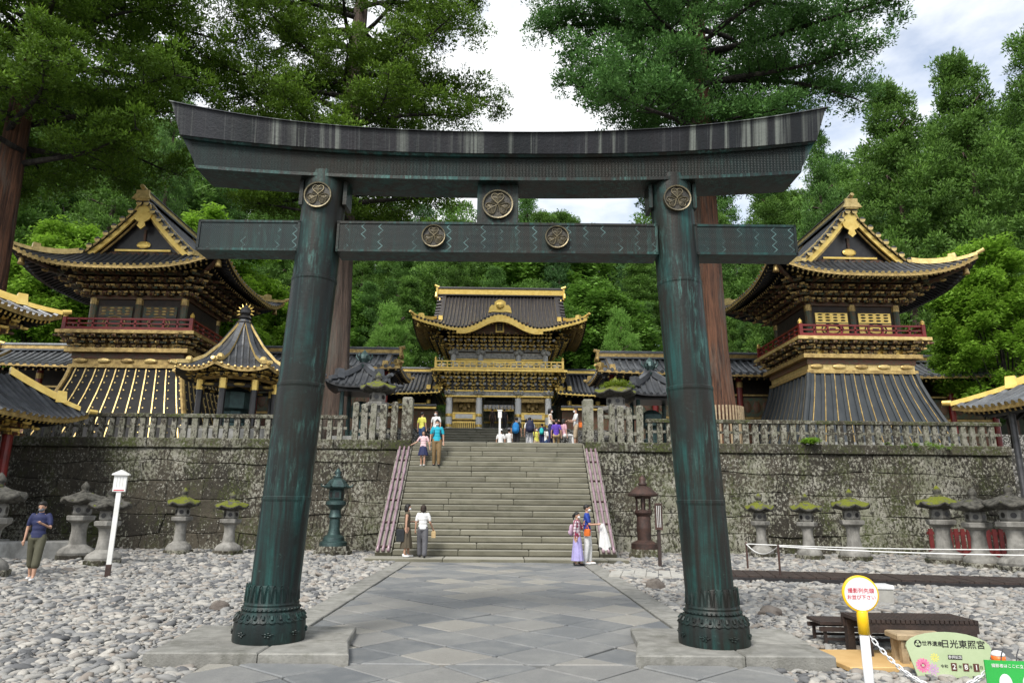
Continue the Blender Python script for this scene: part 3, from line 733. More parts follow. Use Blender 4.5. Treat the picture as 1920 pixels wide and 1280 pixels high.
# ------------------------------------------------------------------ curved tiled roofs
def sweep_box(m, pts, w, hh, mi_side=0, mi_top=None, z0=0.0):
    pts = [Vector(p) for p in pts]; rows = []
    for i, p in enumerate(pts):
        a = pts[min(i+1, len(pts)-1)]; b = pts[max(i-1, 0)]; t = a-b; t.z = 0
        u = Vector((-t.y, t.x, 0)).normalized() if t.length > 1e-6 else Vector((1,0,0))
        rows.append([p+u*w/2+Vector((0,0,z0)), p+u*w/2+Vector((0,0,z0+hh)), p-u*w/2+Vector((0,0,z0+hh)), p-u*w/2+Vector((0,0,z0))])
    o = len(m.v); m.v.extend([tuple(q) for r_ in rows for q in r_])
    for i in range(len(rows)-1):
        for k in range(4):
            m.f.append((o+i*4+k, o+i*4+(k+1)%4, o+(i+1)*4+(k+1)%4, o+(i+1)*4+k)); m.m.append((mi_top if mi_top is not None else mi_side) if k == 1 else mi_side)
    m.f.append((o+3,o+2,o+1,o)); m.m.append(mi_side); e = o+4*(len(rows)-1); m.f.append((e,e+1,e+2,e+3)); m.m.append(mi_side)
class Roof:
    """hip-and-gable roof, ridge along local x; t runs 0 at the eave .. 1 at the ridge"""
    def __init__(s, W, D, w, H, tm, up, conc=.6, tcut=1.0, kara=None, flare=3.2):
        s.W, s.D, s.w, s.H, s.tm, s.up, s.conc, s.tcut, s.kara, s.flare = W, D, w, H, tm, up, conc, tcut, kara, flare
    def hw(s, t): return s.W/2+(s.w/2-s.W/2)*min(t/s.tm, 1)
    def yd(s, t): return s.D/2*(1-t)
    def z(s, t): return s.H*(t*(1-s.conc)+s.conc*t*t)
    def lift(s, u, t): return s.up*min(1, abs(u))**s.flare*max(0, 1-t/s.tm)**1.3
    def front(s, x, t, sg=-1):
        z = s.z(t)+s.lift(x/max(.01, s.hw(t)), t)
        if s.kara and sg < 0:
            kh, kw, kt = s.kara
            if abs(x) < kw: z += kh*(.5+.5*math.cos(math.pi*x/kw))**1.15*max(0, 1-t/kt)
            if kw*.75 < abs(x) < kw*1.6: z -= .10*math.sin((abs(x)-kw*.75)/(kw*.85)*math.pi)*max(0, 1-t/kt)
        return Vector((x, sg*s.yd(t), z))
    def side(s, y, t, sg=1):
        return Vector((sg*s.hw(t), y, s.z(t)+s.lift(y/max(.01, s.yd(t)), t)))
    def build(s, parent, z0, rot=0.0, sp=.34, rr=.075, fascia='gold', name='roof', tilem='roof_tile', ridgem='gold', hipm='gold', ends='gold', ridge_h=.5, gable=True, verge=True, rib_n=7, back=True, th=.14, loc=(0,0)):
        tops = np.linspace(0, 1, 11)*s.tcut; m = MB(); hasg = s.w > .3 and s.tm < .98
        for sg in (-1, 1):
            ts = tops; nx = 25 if s.kara else 17
            rows = [[s.front(s.hw(t)*(-1+2*k/(nx-1)), t, sg) for k in range(nx)] for t in ts]
            m.grid(rows, 0, flip=sg > 0); m.grid([[p-Vector((0,0,th)) for p in r_] for r_ in rows], 1, flip=sg < 0)
            m.grid([rows[0], [p-Vector((0,0,th)) for p in rows[0]]], 2, flip=sg < 0)
            ts2 = [t*min(s.tm, s.tcut)/tops[-1] for t in tops]
            rows = [[s.side(s.yd(t)*(-1+2*k/12), t, sg) for k in range(13)] for t in ts2]
            m.grid(rows, 0, flip=sg < 0); m.grid([[p-Vector((0,0,th)) for p in r_] for r_ in rows], 1, flip=sg > 0)
            m.grid([rows[0], [p-Vector((0,0,th)) for p in rows[0]]], 2, flip=sg > 0)
        if hasg:   # close the verge
            for sg in (-1, 1):
                for e in (-1, 1):
                    vr = [s.front(e*s.w/2, s.tm+(1-s.tm)*k/8, sg) for k in range(9)]; m.grid([vr, [p-Vector((0,0,th)) for p in vr]], 2, flip=(sg*e > 0))
        roof = m.build(name, [tilem, 'lacquer_black', fascia], parent, loc=(loc[0],loc[1],z0), rz=rot)
        # round tile rows
        def rib(pts, cross):
            b = MB(); n = 4
            for i, p in enumerate(pts):
                t = (pts[min(i+1,len(pts)-1)]-pts[max(i-1,0)]).normalized(); nn = cross.cross(t)
                if nn.z < 0: nn = -nn
                for k in range(n+1):
                    a = math.pi*k/n; b.v.append(tuple(p+cross*rr*math.cos(a)+nn*rr*1.15*math.sin(a)))
            for i in range(len(pts)-1):
                for k in range(n): q = i*(n+1)+k; b.f.append((q,q+1,q+n+2,q+n+1)); b.m.append(0)
            t0 = (pts[0]-pts[1]).normalized(); nn = cross.cross(t0); c = pts[0]+t0*.03+Vector((0,0,rr*.3)); o = len(b.v)
            for k in range(8): a = 2*math.pi*k/8; b.v.append(tuple(c+cross*rr*1.2*math.cos(a)+nn*rr*1.2*math.sin(a)))
            b.f.append(tuple(range(o,o+8))); b.m.append(1)
            b.build('tile_row', [tilem, ends], roof)
        for sg in ((-1, 1) if back else (-1,)):
            n = int(s.W/2/sp)
            for k in range(-n, n+1):
                x = k*sp
                if abs(x) > s.W/2-.12: continue
                tx = s.tcut if abs(x) <= s.hw(s.tcut) else min(s.tcut, (s.W/2-abs(x))/(s.W/2-s.w/2)*s.tm)
                if tx < .03: continue
                rib([s.front(x, tx*q/(rib_n-1), sg) for q in range(rib_n)], Vector((1,0,0)))
        for sg in (-1, 1):
            n = int(s.D/2/sp); tmx = min(s.tm, s.tcut)
            for k in range(-n, n+1):
                y = k*sp
                if abs(y) > s.D/2-.12: continue
                tx = min(tmx, 1-abs(y)/(s.D/2))
                if tx < .03: continue
                rib([s.side(y, tx*q/(rib_n-1), sg) for q in range(rib_n)], Vector((0,1,0)))
        # hip ridges, verge ridges, main ridge
        for sg in (-1, 1):
            for e in (-1, 1):
                tt = min(s.tm, s.tcut); pts = [s.front(e*s.hw(tt*k/8), tt*k/8, sg)*1.0 for k in range(9)]
                m = MB(); sweep_box(m, pts[1:] if not hasg else pts, .26, .16, 1, 0); sweep_box(m, pts[3:], .30, .26, 1, 0)
                tip = pts[0]; d_ = (pts[0]-pts[1]).normalized()
                m.tube([tip+Vector((0,0,.12)), tip+d_*.28+Vector((0,0,.20))], [.10,.085], 8, mi=1)
                m.box(tuple(pts[3]+Vector((0,0,.2))), (.36,.36,.42), math.radians(45), mi=1, taper=.8)
                m.build('hip_ridge', [tilem, hipm], roof)
                if hasg and verge:
                    pts = [s.front(e*(s.w/2-.42), s.tm*.92+(1-s.tm*.92)*k/8, sg) for k in range(9)]
                    m = MB(); sweep_box(m, pts, .26, .24, 1, 0); m.box(tuple(pts[0]+Vector((0,0,.16))), (.34,.34,.34), 0, mi=1, taper=.8); m.build('verge_ridge', [tilem, hipm], roof)
        if s.tcut > .99:
            m = MB(); L = s.w+.3 if hasg else s.w
            if L > .5:
                zz = s.H
                m.box((0,0,zz+ridge_h*.4), (L,.42,ridge_h*.8), mi=1); m.box((0,0,zz+ridge_h*.86), (L+.12,.5,ridge_h*.12), mi=0); m.tube([(-L/2-.1,0,zz+ridge_h), (L/2+.1,0,zz+ridge_h)], .11, 8, mi=0)
                m.box((0,0,zz+.05), (L,.52,.1), mi=0)
                for e in (-1, 1):
                    m.box((e*(L/2+.04),0,zz+ridge_h*.25), (.14,.62,ridge_h*1.3), mi=1); m.box((e*(L/2+.10),0,zz+ridge_h*.05), (.12,.95,ridge_h*.6), mi=1, taper=.7)
                    m.tube([(e*(L/2-.1),0,zz+ridge_h*1.05), (e*(L/2+.25),0,zz+ridge_h*1.3)], [.13,.10], 8, mi=1)
                m.build('main_ridge', [tilem, ridgem], roof)
        if hasg and gable:
            for e in (-1, 1):
                xg = e*(s.w/2-.55); m = MB(); ts = [s.tm*.9+(1-s.tm*.9)*k/8 for k in range(9)]
                left = [(xg, -s.yd(t), s.z(t)-.1) for t in ts]; right = [(xg, s.yd(t), s.z(t)-.1) for t in ts[::-1]]
                m.grid([left, right[::-1]], 0, flip=e > 0); m.build('gable_wall', 'lacquer_black', roof)
                for sg in (-1, 1):           # barge board
                    m = MB(); pts = []
                    for k in range(13):
                        t = s.tm*.80+(1-s.tm*.80)*k/12; pts.append((e*(s.w/2-.14), sg*s.yd(t), s.z(t)-.17))
                    rows = [[(p[0]-.05,p[1],p[2]), (p[0]+.05,p[1],p[2]), (p[0]+.05,p[1]*.985,p[2]-.30), (p[0]-.05,p[1]*.985,p[2]-.30), (p[0]-.05,p[1],p[2])] for p in pts]
                    m.grid(rows, 0); m.build('barge_board', 'gold', roof)
                    m = MB()
                    pts = [(e*(s.w/2-.33), sg*s.yd(t), s.z(t)-.52) for t in np.linspace(s.tm*.9, .97, 10)]
                    rows = [[(p[0]-.04,p[1],p[2]), (p[0]+.04,p[1],p[2]), (p[0]+.04,p[1],p[2]-.12), (p[0]-.04,p[1],p[2]-.12), (p[0]-.04,p[1],p[2])] for p in pts]
                    m.grid(rows, 0); m.build('inner_board', 'gold_old', roof)
                    if verge:
                        n = max(6, int((1-s.tm)*s.D/2/.34))
                        for k in range(n):
                            t = s.tm+(1-s.tm)*(k+.5)/n; p = Vector((e*(s.w/2+.02), sg*s.yd(t), s.z(t)-.02)); b = MB()
                            b.tube([p-Vector((e*.35,0,-.06)), p+Vector((e*.10,0,0))], [.12,.14], 8, mi=0); q = p+Vector((e*.104,0,0))
                            b.add([(q.x, q.y+.145*math.cos(2*math.pi*j/8), q.z+.145*math.sin(2*math.pi*j/8)) for j in range(8)], [tuple(range(8))], 1); b.build('verge_tile', [tilem, 'gold_pale'], roof)
                zt = s.z(1)-.35; m = MB()     # pendant and carved infill
                prof = [(0,-.95),(.16,-.80),(.10,-.66),(.26,-.56),(.34,-.38),(.20,-.26),(.30,-.10),(.22,.12),(0,.25)]
                poly = [(y, z) for y, z in prof]+[(-y, z) for y, z in prof[::-1] if y > 0]
                k = 1.3*min(1.0, s.z(1)/4.0); n = len(poly); xx = e*(s.w/2-.08)
                m.add([(xx, y*k, zt+z*k) for y, z in poly]+[(xx+e*.07, y*k, zt+z*k) for y, z in poly], [tuple(range(n)), tuple(range(2*n-1,n-1,-1))]+[(i,(i+1)%n,n+(i+1)%n,n+i) for i in range(n)]); m.build('pendant', 'gold', roof)
                m = MB(); zb = s.z(s.tm*.9); hy = s.yd(s.tm*.9)
                m.box((xg+e*.06,0,zb+.12), (.08,hy*1.5,.12), mi=0); m.box((xg+e*.05,0,zb+.55), (.08,hy*.9,.10), mi=0)
                for q in (-.45,-.15,.15,.45): m.ell((xg+e*.06,hy*q,zb+.34), (.06,hy*.13,.15), 8, 6, mi=1)
                m.ell((xg+e*.06,0,zb+.85), (.06,.35,.2), 8, 6, mi=0); m.box((xg+e*.05,0,zb+1.0), (.06,.12,1.3), mi=1)
                m.build('gable_carving', ['gold', 'carving'], roof)
        return roof
    def rafters(s, parent, z0, run, rot=0.0, sp=.26, mats=('lacquer_black','gold'), loc=(0,0), name='rafters', dz=.16):
        m = MB()
        def one(p0, p1, w, hgt):
            v = (p1-p0); L = v.length; c = (p0+p1)/2; t = v.normalized(); u = Vector((-t.y,t.x,0)).normalized(); n_ = u.cross(t)
            if n_.z < 0: n_ = -n_
            vs = []
            for p in (p0, p1):
                for a, b in ((-1,-1),(1,-1),(1,1),(-1,1)): vs.append(p+u*w/2*a+n_*hgt/2*b)
            m.add(vs, [(4,5,6,7),(0,1,5,4),(1,2,6,5),(2,3,7,6),(3,0,4,7)], 0); m.add(vs[:4], [(3,2,1,0)], 1)
        for tier in (0, 1):
            d = dz+tier*.20; t0 = (.03, .19)[tier]; t1 = run
            for sg in (-1, 1):
                n = int(s.W/2/sp)
                for k in range(-n, n+1):
                    x = k*sp
                    if abs(x) > s.hw(t0)-.1: continue
                    tb = t1 if abs(x) <= s.hw(t1) else (s.W/2-abs(x))/(s.W/2-s.w/2)*s.tm
                    if tb-t0 < .02: continue
                    one(s.front(x,t0,sg)-Vector((0,0,d)), s.front(x,tb,sg)-Vector((0,0,d+.05)), .09, .11)
                n = int(s.D/2/sp); kx = min(1.0, s.tm)
                for k in range(-n, n+1):
                    y = k*sp
                    if abs(y) > s.yd(t0)-.1: continue
                    tb = min(t1, 1-abs(y)/(s.D/2))
                    if tb-t0 < .02: continue
                    one(s.side(y,t0,sg)-Vector((0,0,d)), s.side(y,tb,sg)-Vector((0,0,d+.05)), .09, .11)
        return m.build(name, list(mats), parent, loc=(loc[0],loc[1],z0), rz=rot, kind='stuff')

def bracket_mesh(name, tiers, outw, width, hgt, mats):
    m = MB(); th = hgt/tiers
    for k in range(tiers):
        z = k*th; y = -outw*(k+1)/tiers
        m.box((0, y/2, z+th*.32), (.13, abs(y)+.1, th*.42), mi=0)
        m.box((0, y-.02, z+th*.32), (.15,.05,th*.5), mi=2)
        L = width*(.55+.45*(k+1)/tiers); m.box((0, y*.72, z+th*.34), (L,.10,th*.38), mi=1)
        for q in (-1, 0, 1): m.box((q*L*.44, y*.72, z+th*.72), (.17,.17,th*.34), mi=2 if q else 0, taper=1.25)
        m.ell((0, y-.10, z+th*.20), (.05,.11,th*.26), 6, 5, mi=2 if k % 2 else 0)
        for q in (-1, 1): m.ell((q*L*.30, y*.72-.07, z+th*.25), (.06,.05,th*.20), 6, 4, mi=1 if k % 2 else 2)
    return m.mesh(name, mats)
def ring_brackets(parent, me, hx, hy, z, nx, ny, name='bracket', corner=True, back=True):
    for k in range(nx):
        x = -hx+(k+.5)*2*hx/nx if not corner else -hx+(k+1)*2*hx/(nx+1)
        link(name, me, parent, (x,-hy,z)); 
        if back: link(name, me, parent, (x,hy,z), math.pi)
    for k in range(ny):
        y = -hy+(k+1)*2*hy/(ny+1); link(name, me, parent, (hx,y,z), math.pi/2); link(name, me, parent, (-hx,y,z), -math.pi/2)
    if corner:
        for sx, sy, a in ((-1,-1,-45),(1,-1,45),(1,1,135),(-1,1,-135)):
            link(name, me, parent, (sx*hx,sy*hy,z), R(a), scale=(1.1,1.3,1))
            for aa in (0, 90): link(name, me, parent, (sx*hx, sy*hy, z), (0 if sy < 0 else math.pi) if aa == 0 else sx*math.pi/2)
def railing(parent, hx, hy, z, hgt, mat, cap, step=.62, post=.17):
    for sx in (-1, 1):
        for sy in (-1, 1):
            m = MB(); m.box((0,0,hgt*.55), (post,post,hgt*1.1), mi=0); m.lathe([(.02,hgt*1.1),(post*.68,hgt*1.12),(post*.5,hgt*1.2),(post*.68,hgt*1.30),(post*.5,hgt*1.42),(.015,hgt*1.62)], 8, mi=1)
            m.build('rail_post', [mat, cap], parent, loc=(sx*hx,sy*hy,z))
    for sx, sy, L, a in ((0,-1,hx,0),(0,1,hx,0),(1,0,hy,90),(-1,0,hy,90)):
        m = MB()
        for zz, w in ((.10,.11),(.52,.07),(.95,.10)): m.box((0,0,hgt*zz), (2*L,w,w*.9))
        n = max(2, int(2*L/step))
        for k in range(1, n): x = -L+2*L*k/n; m.box((x,0,hgt*.5), (.09,.07,hgt*.9))
        m.build('railing', mat, parent, loc=(sx*hx,sy*hy,z), rz=R(a))

# ------------------------------------------------------------------ the two towers
def tower(name, label, cx, cy, dz, gilt):
    t = thing(name, label, 'tower', (cx,cy,TZ-.02), 0); z = lambda q: q-TZ+.02+dz
    MB().box((0,0,z(4.5)/2), (8.2,7.6,z(4.5))).build('stone_base', 'grey_stone', t)
    # flared skirt, ribs of its own
    prof = [(0,3.72,3.42),(.18,3.48,3.18),(.40,3.20,2.90),(.65,2.90,2.60),(.85,2.70,2.40),(1,2.60,2.30)]
    zb, zt = z(4.45), z(8.05); m = MB()
    for a, b in zip(prof[:-1], prof[1:]):
        for i in range(4):
            def q(p, i): s_ = ((-1,-1),(1,-1),(1,1),(-1,1))[i % 4]; return (s_[0]*p[1], s_[1]*p[2], zb+(zt-zb)*p[0])
            m.add([q(a,i), q(a,i+1), q(b,i+1), q(b,i)], [(0,1,2,3)])
    m.build('skirt', 'skirt_black' if gilt else 'slate_skirt', t)
    def skirt_rib(f, face, wd, mats, studs=False, off=.03):
        m = MB(); pts = []
        for p in prof:
            if face == 'f': pts.append(Vector((f*p[1], -p[2]-off, zb+(zt-zb)*p[0])))
            elif face == 'b': pts.append(Vector((f*p[1], p[2]+off, zb+(zt-zb)*p[0])))
            else: pts.append(Vector(((p[1]+off)*(1 if face == 'r' else -1), f*p[2], zb+(zt-zb)*p[0])))
        u = Vector((1,0,0)) if face in 'fb' else Vector((0,1,0)); nrm = {'f':Vector((0,-1,0)),'b':Vector((0,1,0)),'r':Vector((1,0,0)),'l':Vector((-1,0,0))}[face]
        rows = [[p-u*wd/2-nrm*.06, p-u*wd/2, p+u*wd/2, p+u*wd/2-nrm*.06] for p in pts]; m.grid(rows, 0, flip=face in 'bl')
        if studs:
            for i in range(len(pts)-1):
                for q in (.2,.7): c = pts[i].lerp(pts[i+1], q)+u*.15; m.ell(tuple(c-nrm*.03), (.045,.045,.045), 6, 4, mi=1)
        m.build('skirt_rib', mats, t)
    for face, n in (('f',11),('b',11),('r',10),('l',10)):
        for k in range(n):
            f = -1+2*(k+.5)/n
            if gilt: skirt_rib(f, face, .055, ['gold_pale','gold_pale'], True)
            else:
                skirt_rib(f-.03, face, .15, ['slate_skirt'], off=.06); 
                if k % 1 == 0: skirt_rib(f+.012, face, .035, ['gold_old'], off=.05)
    for sx in (-1, 1):
        for sy in (-1, 1):
            m = MB(); pts = [Vector((sx*(p[1]+.02), sy*(p[2]+.02), zb+(zt-zb)*p[0])) for p in prof]
            m.tube(pts, .11, 6, mi=0); m.build('skirt_corner', 'gold_old' if gilt else 'slate_skirt', t)
    if not gilt: MB().box((0,0,z(4.56)), (7.7,7.1,.16)).build('skirt_foot', 'grey_stone', t)
    # belt of beams
    for zz, hh, ex, mt in ((8.12,.16,.10,'gold_old'), (8.34,.30,.0,'gold_pale' if not gilt else 'gold_old'), (8.62,.26,.06,'carving'), (8.86,.20,.30,'gold_old')):
        MB().box((0,0,z(zz)), (5.2+2*ex,4.6+2*ex,hh)).build('belt_beam', mt, t)
    for k in range(5): MB().ell((-2.2+1.1*k,-2.36,z(8.38)), (.32,.07,.12), 10, 6).build('belt_boss', 'gold_pale' if k % 2 else 'gold_old', t)
    bm = bracket_mesh('lower_bracket', 3, .75, .85, .72, ['carving','carving_green','gold_old'])
    MB().box((0,0,z(9.25)), (4.9,4.3,.75)).build('bracket_wall', 'carving', t)
    m = MB()
    for k in range(6): m.ell((-2.05+.82*k,-2.17,z(9.12)), (.30,.05,.22), 10, 6)
    m.build('gilt_panels', 'gold' if not gilt else 'gold_old', t)
    ring_brackets(t, bm, 2.42, 2.12, z(8.94), 4, 3)
    MB().box((0,0,z(9.68)), (6.5,5.9,.16)).build('balcony_edge', 'gold_pale' if not gilt else 'gold_old', t); MB().box((0,0,z(9.80)), (6.2,5.6,.10)).build('balcony_floor', 'lacquer_red', t)
    railing(t, 3.0, 2.7, z(9.84), .52, 'lacquer_red', 'gold')
    # upper storey
    MB().box((0,0,z(10.7)), (4.5,3.9,1.9)).build('upper_wall', 'interior', t)
    for sx in (-1, -.0, 1):
        for sy in (-1, 1):
            MB().lathe([(.17,0),(.17,1.75)], 10, (sx*2.2,sy*1.95,z(9.85))).build('column', 'carving_green', t)
            MB().lathe([(.185,0),(.185,.32)], 10, (sx*2.2,sy*1.95,z(11.25))).build('column_fitting', 'gold_old', t)
    gp = 'gold' if not gilt else 'gold_old'
    for x in (-1.08, 1.08):
        for sy in (-1, 1):
            m = MB(); m.box((0,0,.62), (1.62,.06,1.24), mi=0)
            for k in range(4):
                for j in range(3): m.ell((-.57+.38*k, -.035, .86+.15*j), (.13,.025,.05), 8, 4, mi=1)
            for rr_ in (.42,.30): m.tube([(rr_*1.3*math.cos(a), -.05, .40+rr_*.75*math.sin(a)) for a in np.linspace(0, 2*math.pi, 13)[:-1]], .03, 5, closed=True, mi=1)
            m.box((0,-.035,.40), (.30,.03,.14), mi=2); m.box((0,-.04,.72), (1.6,.04,.04), mi=2); m.build('gilt_window', [gp if not gilt else 'carving_green', 'lacquer_black' if not gilt else 'gold_old', 'lacquer_black'], t, loc=(x, sy*1.99, z(9.92)), rz=0 if sy < 0 else math.pi)
    MB().box((0,0,z(11.62)), (4.75,4.15,.20)).build('head_beam', 'carving', t)
    m2 = bracket_mesh('upper_bracket', 4, 1.55, .8, 1.05, ['carving','carving_green','gold_old'])
    MB().box((0,0,z(12.1)), (4.6,4.0,1.0)).build('upper_bracket_wall', 'carving', t)
    ring_brackets(t, m2, 2.3, 2.0, z(11.62), 5, 4)
    MB().box((0,0,z(12.62)), (7.2,6.4,.10)).build('soffit', 'lacquer_black', t)
    rf = Roof(9.0, 9.9, 5.7, 4.05, .43, .95, .62)
    rf.build(t, z(12.42), math.pi/2, .30, .075, ends='gold_pale', fascia='gold_old', hipm='gold_pale', ridgem='gold_pale', ridge_h=.42)
    rf.rafters(t, z(12.42), .40, math.pi/2, .24, ('lacquer_black','gold_pale'))
    for sx in (-1, 1):
        for sy in (-1, 1):
            m = MB(); m.lathe([(.16,0),(.13,.10),(.11,.28),(.03,.38),(.02,.50)], 8); m.build('wind_bell', 'gold_old', t, loc=(sx*4.55, sy*4.1, z(12.55)), smooth=True)
            MB().tube([(sx*2.4,sy*2.1,z(12.5)), (sx*3.6,sy*3.2,z(12.62)), (sx*4.72,sy*4.3,z(13.02))], [.14,.13,.11], 6).build('corner_beam', 'carving', t)
    return t
tower('bell_tower', 'two-storey tower with black skirt ribbed in gold beside the small octagonal pavilion', -17.8, 34.5, -.15, True)
tower('drum_tower', 'two-storey tower with gilt window panels and slate grey flared skirt', 17.5, 34.5, 0, False)

# ------------------------------------------------------------------ golden gate at the top
gate = thing('golden_gate', 'ornate golden two-storey gate with white columns at the head of the stairs', 'gate', (-.12, 52.2, 6.86))
gz = lambda q: q-6.86
MB().box((0,0,.06), (10.2,7.0,.22)).build('stone_base', 'grey_stone', gate)
for x in (-3.66,-1.46,1.42,3.64):
    for y in (-2.2, 0, 2.2):
        m = MB(); m.lathe([(.30,0),(.30,.12),(.235,.16),(.225,2.75)], 14); m.build('column', 'white_paint', gate, loc=(x,y,gz(7.03)))
        for zz in (.18, .95, 2.35): MB().lathe([(.245,0),(.255,.05),(.255,.17),(.245,.22)], 14).build('column_band', 'gold', gate, loc=(x,y,gz(7.03)+zz))
        m = MB()
        for q in range(4):
            a = q*math.pi/2; m.ell((.22*math.cos(a),-.1+.22*math.sin(a),.10), (.2,.22,.17), 8, 6); m.ell((.3*math.cos(a),-.25+.3*math.sin(a),.2), (.1,.16,.1), 7, 5)
        m.build('carved_beast', 'carving_white', gate, loc=(x,y,gz(9.62)))
MB().box((0,-2.2,gz(9.70)), (7.5,.22,.34)).build('head_beam', 'carving_white', gate); MB().box((0,2.2,gz(9.70)), (7.5,.22,.34)).build('head_beam', 'carving_white', gate)
for zz, ey in ((9.90,.06),(9.50,.04)): MB().box((0,-2.2-ey,gz(zz)), (7.9,.26,.10)).build('gilt_beam', 'gold', gate)
for x0, x1 in ((-3.4,-1.7),(1.66,3.4)):
    m = MB(); w = x1-x0
    m.box((w/2,0,.55), (w,.06,.10), mi=0); m.box((w/2,0,1.22), (w,.08,.10), mi=0); m.box((w/2,0,.06), (w,.08,.10), mi=0); m.box((w/2,-.02,.98), (w*.74,.06,.30), mi=1)
    for k in range(12): m.box((w*(k+.5)/12,0,.30), (.05,.04,.5), mi=0)
    m.box((w/2,.03,.96), (w,.03,.4), mi=0); m.build('gilt_barrier', ['gold','white_paint'], gate, loc=(x0,-2.15,gz(7.05)))
    MB().box(((x0+x1)/2,-.6,gz(8.35)), (w+.2,.1,2.5)).build('niche_wall', 'gold_old', gate)
    m = MB(); m.ell((0,0,.35), (.42,.30,.36), 10, 7); m.ell((0,0,.80), (.27,.2,.34), 10, 7); m.ell((0,-.02,1.22), (.14,.14,.17), 8, 6); m.ell((0,0,1.42), (.10,.10,.12), 8, 5); m.tube([(-.3,-.12,.85),(-.36,-.25,.6),(-.1,-.3,.62)], .08, 6); m.tube([(.3,-.12,.85),(.36,-.25,.6),(.1,-.3,.62)], .08, 6); m.ell((0,.1,1.0), (.5,.06,.55), 10, 6)
    tag(m.build('seated_guardian', 'gold_old', None, loc=((x0+x1)/2-.12, 52.2-1.35, 7.9), smooth=True), 'small gilt seated guardian figure in the gate bay %s' % ('nearer the family on the stairs' if x0 < 0 else 'above the man with an orange bag'), 'statue')
    MB().box(((x0+x1)/2,-1.35,gz(7.5)), (1.1,.8,.82)).build('guardian_plinth', 'gold_old', gate)
    MB().box(((x0+x1)/2,-2.0,gz(9.25)), (w,.05,.28)).build('gilt_panel', 'gold_old', gate)
MB().box((0,0,gz(9.95)), (7.6,4.6,.12)).build('ceiling', 'interior', gate)
for sx in (-1, 1):
    MB().box((sx*1.3,-.6,gz(8.3)), (.10,.1,2.5)).build('door_post', 'lacquer_black', gate)
gb1 = bracket_mesh('lower_bracket', 5, 1.15, .40, 1.22, ['lacquer_black','gold_old','gold'])
MB().box((0,0,gz(10.5)), (7.3,4.3,1.2)).build('lower_bracket_wall', 'lacquer_black', gate)
ring_brackets(gate, gb1, 3.75, 2.25, gz(9.95), 11, 6)
MB().box((0,0,gz(11.24)), (9.9,6.9,.16)).build('balcony_edge', 'gold', gate)
MB().box((0,0,gz(11.36)), (9.6,6.6,.10)).build('balcony_floor', 'gold_old', gate)
railing(gate, 4.65, 3.15, gz(11.40), .56, 'gold', 'gold', .42, .16)
for k in range(9): MB().ell((-4.2+1.05*k,-3.12,gz(11.66)), (.34,.07,.15), 10, 6).build('rail_carving', 'carving_white', gate)
MB().box((0,0,gz(12.2)), (6.9,3.9,1.7)).build('upper_wall', 'gold_old', gate)
for x in (-3.45,-1.42,1.42,3.45):
    for y in (-2.05, 2.05):
        MB().lathe([(.20,0),(.20,1.6)], 12, (x,y,gz(11.4))).build('upper_column', 'white_paint', gate)
        m = MB()
        for q in range(3): m.ell((.18*(q-1),-.18,.05+.12*(q%2)), (.2,.22,.2), 8, 6); 
        m.build('carved_dragon', 'carving_white', gate, loc=(x,y,gz(12.75)))
for x, w in ((-2.44,1.6),(0,2.4),(2.44,1.6)):
    m = MB(); m.box((0,0,.40), (w,.06,.55), mi=0); m.box((0,-.02,1.15), (w,.06,.42), mi=1)
    for k in range(5): m.ell((-w*.4+w*.2*k,-.05,.38+.1*(k%2)), (w*.10,.05,.16), 8, 6, mi=2)
    m.box((0,-.03,.86), (w,.06,.08), mi=0); m.build('carved_window', ['gold','carving_white','carving_white'], gate, loc=(x,-2.0,gz(11.45)))
MB().box((0,-2.12,gz(13.02)), (7.5,.2,.22)).build('upper_beam', 'carving_white', gate)
gb2 = bracket_mesh('upper_bracket', 5, 1.6, .40, 1.15, ['lacquer_black','gold_old','gold'])
MB().box((0,0,gz(13.4)), (7.1,4.1,1.1)).build('upper_bracket_wall', 'lacquer_black', gate)
ring_brackets(gate, gb2, 3.6, 2.1, gz(12.95), 11, 6)
for zz, hx_, yy in ((10.35,4.0,-2.75),(10.75,4.4,-3.05),(13.25,3.9,-2.6),(13.6,4.3,-3.0)):
    wm = MB().ell((0,0,0), (.13,.10,.10), 7, 5).mesh('bracket_carving', 'carving_white')
    for k in range(15): link('bracket_carving', wm, gate, (-hx_+2*hx_*(k+.5)/15, yy, gz(zz)))
gr = Roof(12.6, 9.4, 9.7, 3.75, .42, .85, .55, kara=(1.0, 2.75, .5))
groof = gr.build(gate, gz(14.12), 0, .27, .075, fascia='gold', ends='lacquer_black', ridge_h=.68, hipm='gold', th=.24, tilem='roof_tile_dark')
gr.rafters(gate, gz(14.05), .42, 0, .26, ('gold_old','gold'))
MB().box((0,0,gz(14.25)), (9.0,6.2,.10)).build('soffit', 'lacquer_black', gate)
m = MB(); pts = []                               # gold cusped bargeboard of the front arch
rows = []
for k in range(33):
    x = -3.1+6.2*k/32; p = gr.front(x, 0, -1); rows.append([(p.x,p.y-.10,p.z-.20),(p.x,p.y-.10,p.z-.58+.12*abs(x)/3.1),(p.x,p.y+.05,p.z-.58+.12*abs(x)/3.1),(p.x,p.y+.05,p.z-.20),(p.x,p.y-.10,p.z-.20)])
m.grid(rows, 0); m.build('arch_board', 'gold', gate, loc=(0,0,gz(14.12)))
m = MB(); prof = [(0,-.25),(.5,-.22),(.85,-.30),(.78,.08),(.62,.30),(.42,.28),(.40,.52),(.2,.66),(0,.72)]
poly = prof+[(-x,z) for x, z in prof[::-1] if x > 0]; n = len(poly)
m.add([(x,-.1,z) for x, z in poly]+[(x,.12,z) for x, z in poly], [tuple(range(n-1,-1,-1)), tuple(range(n,2*n))]+[(i,(i+1)%n,n+(i+1)%n,n+i) for i in range(n)])
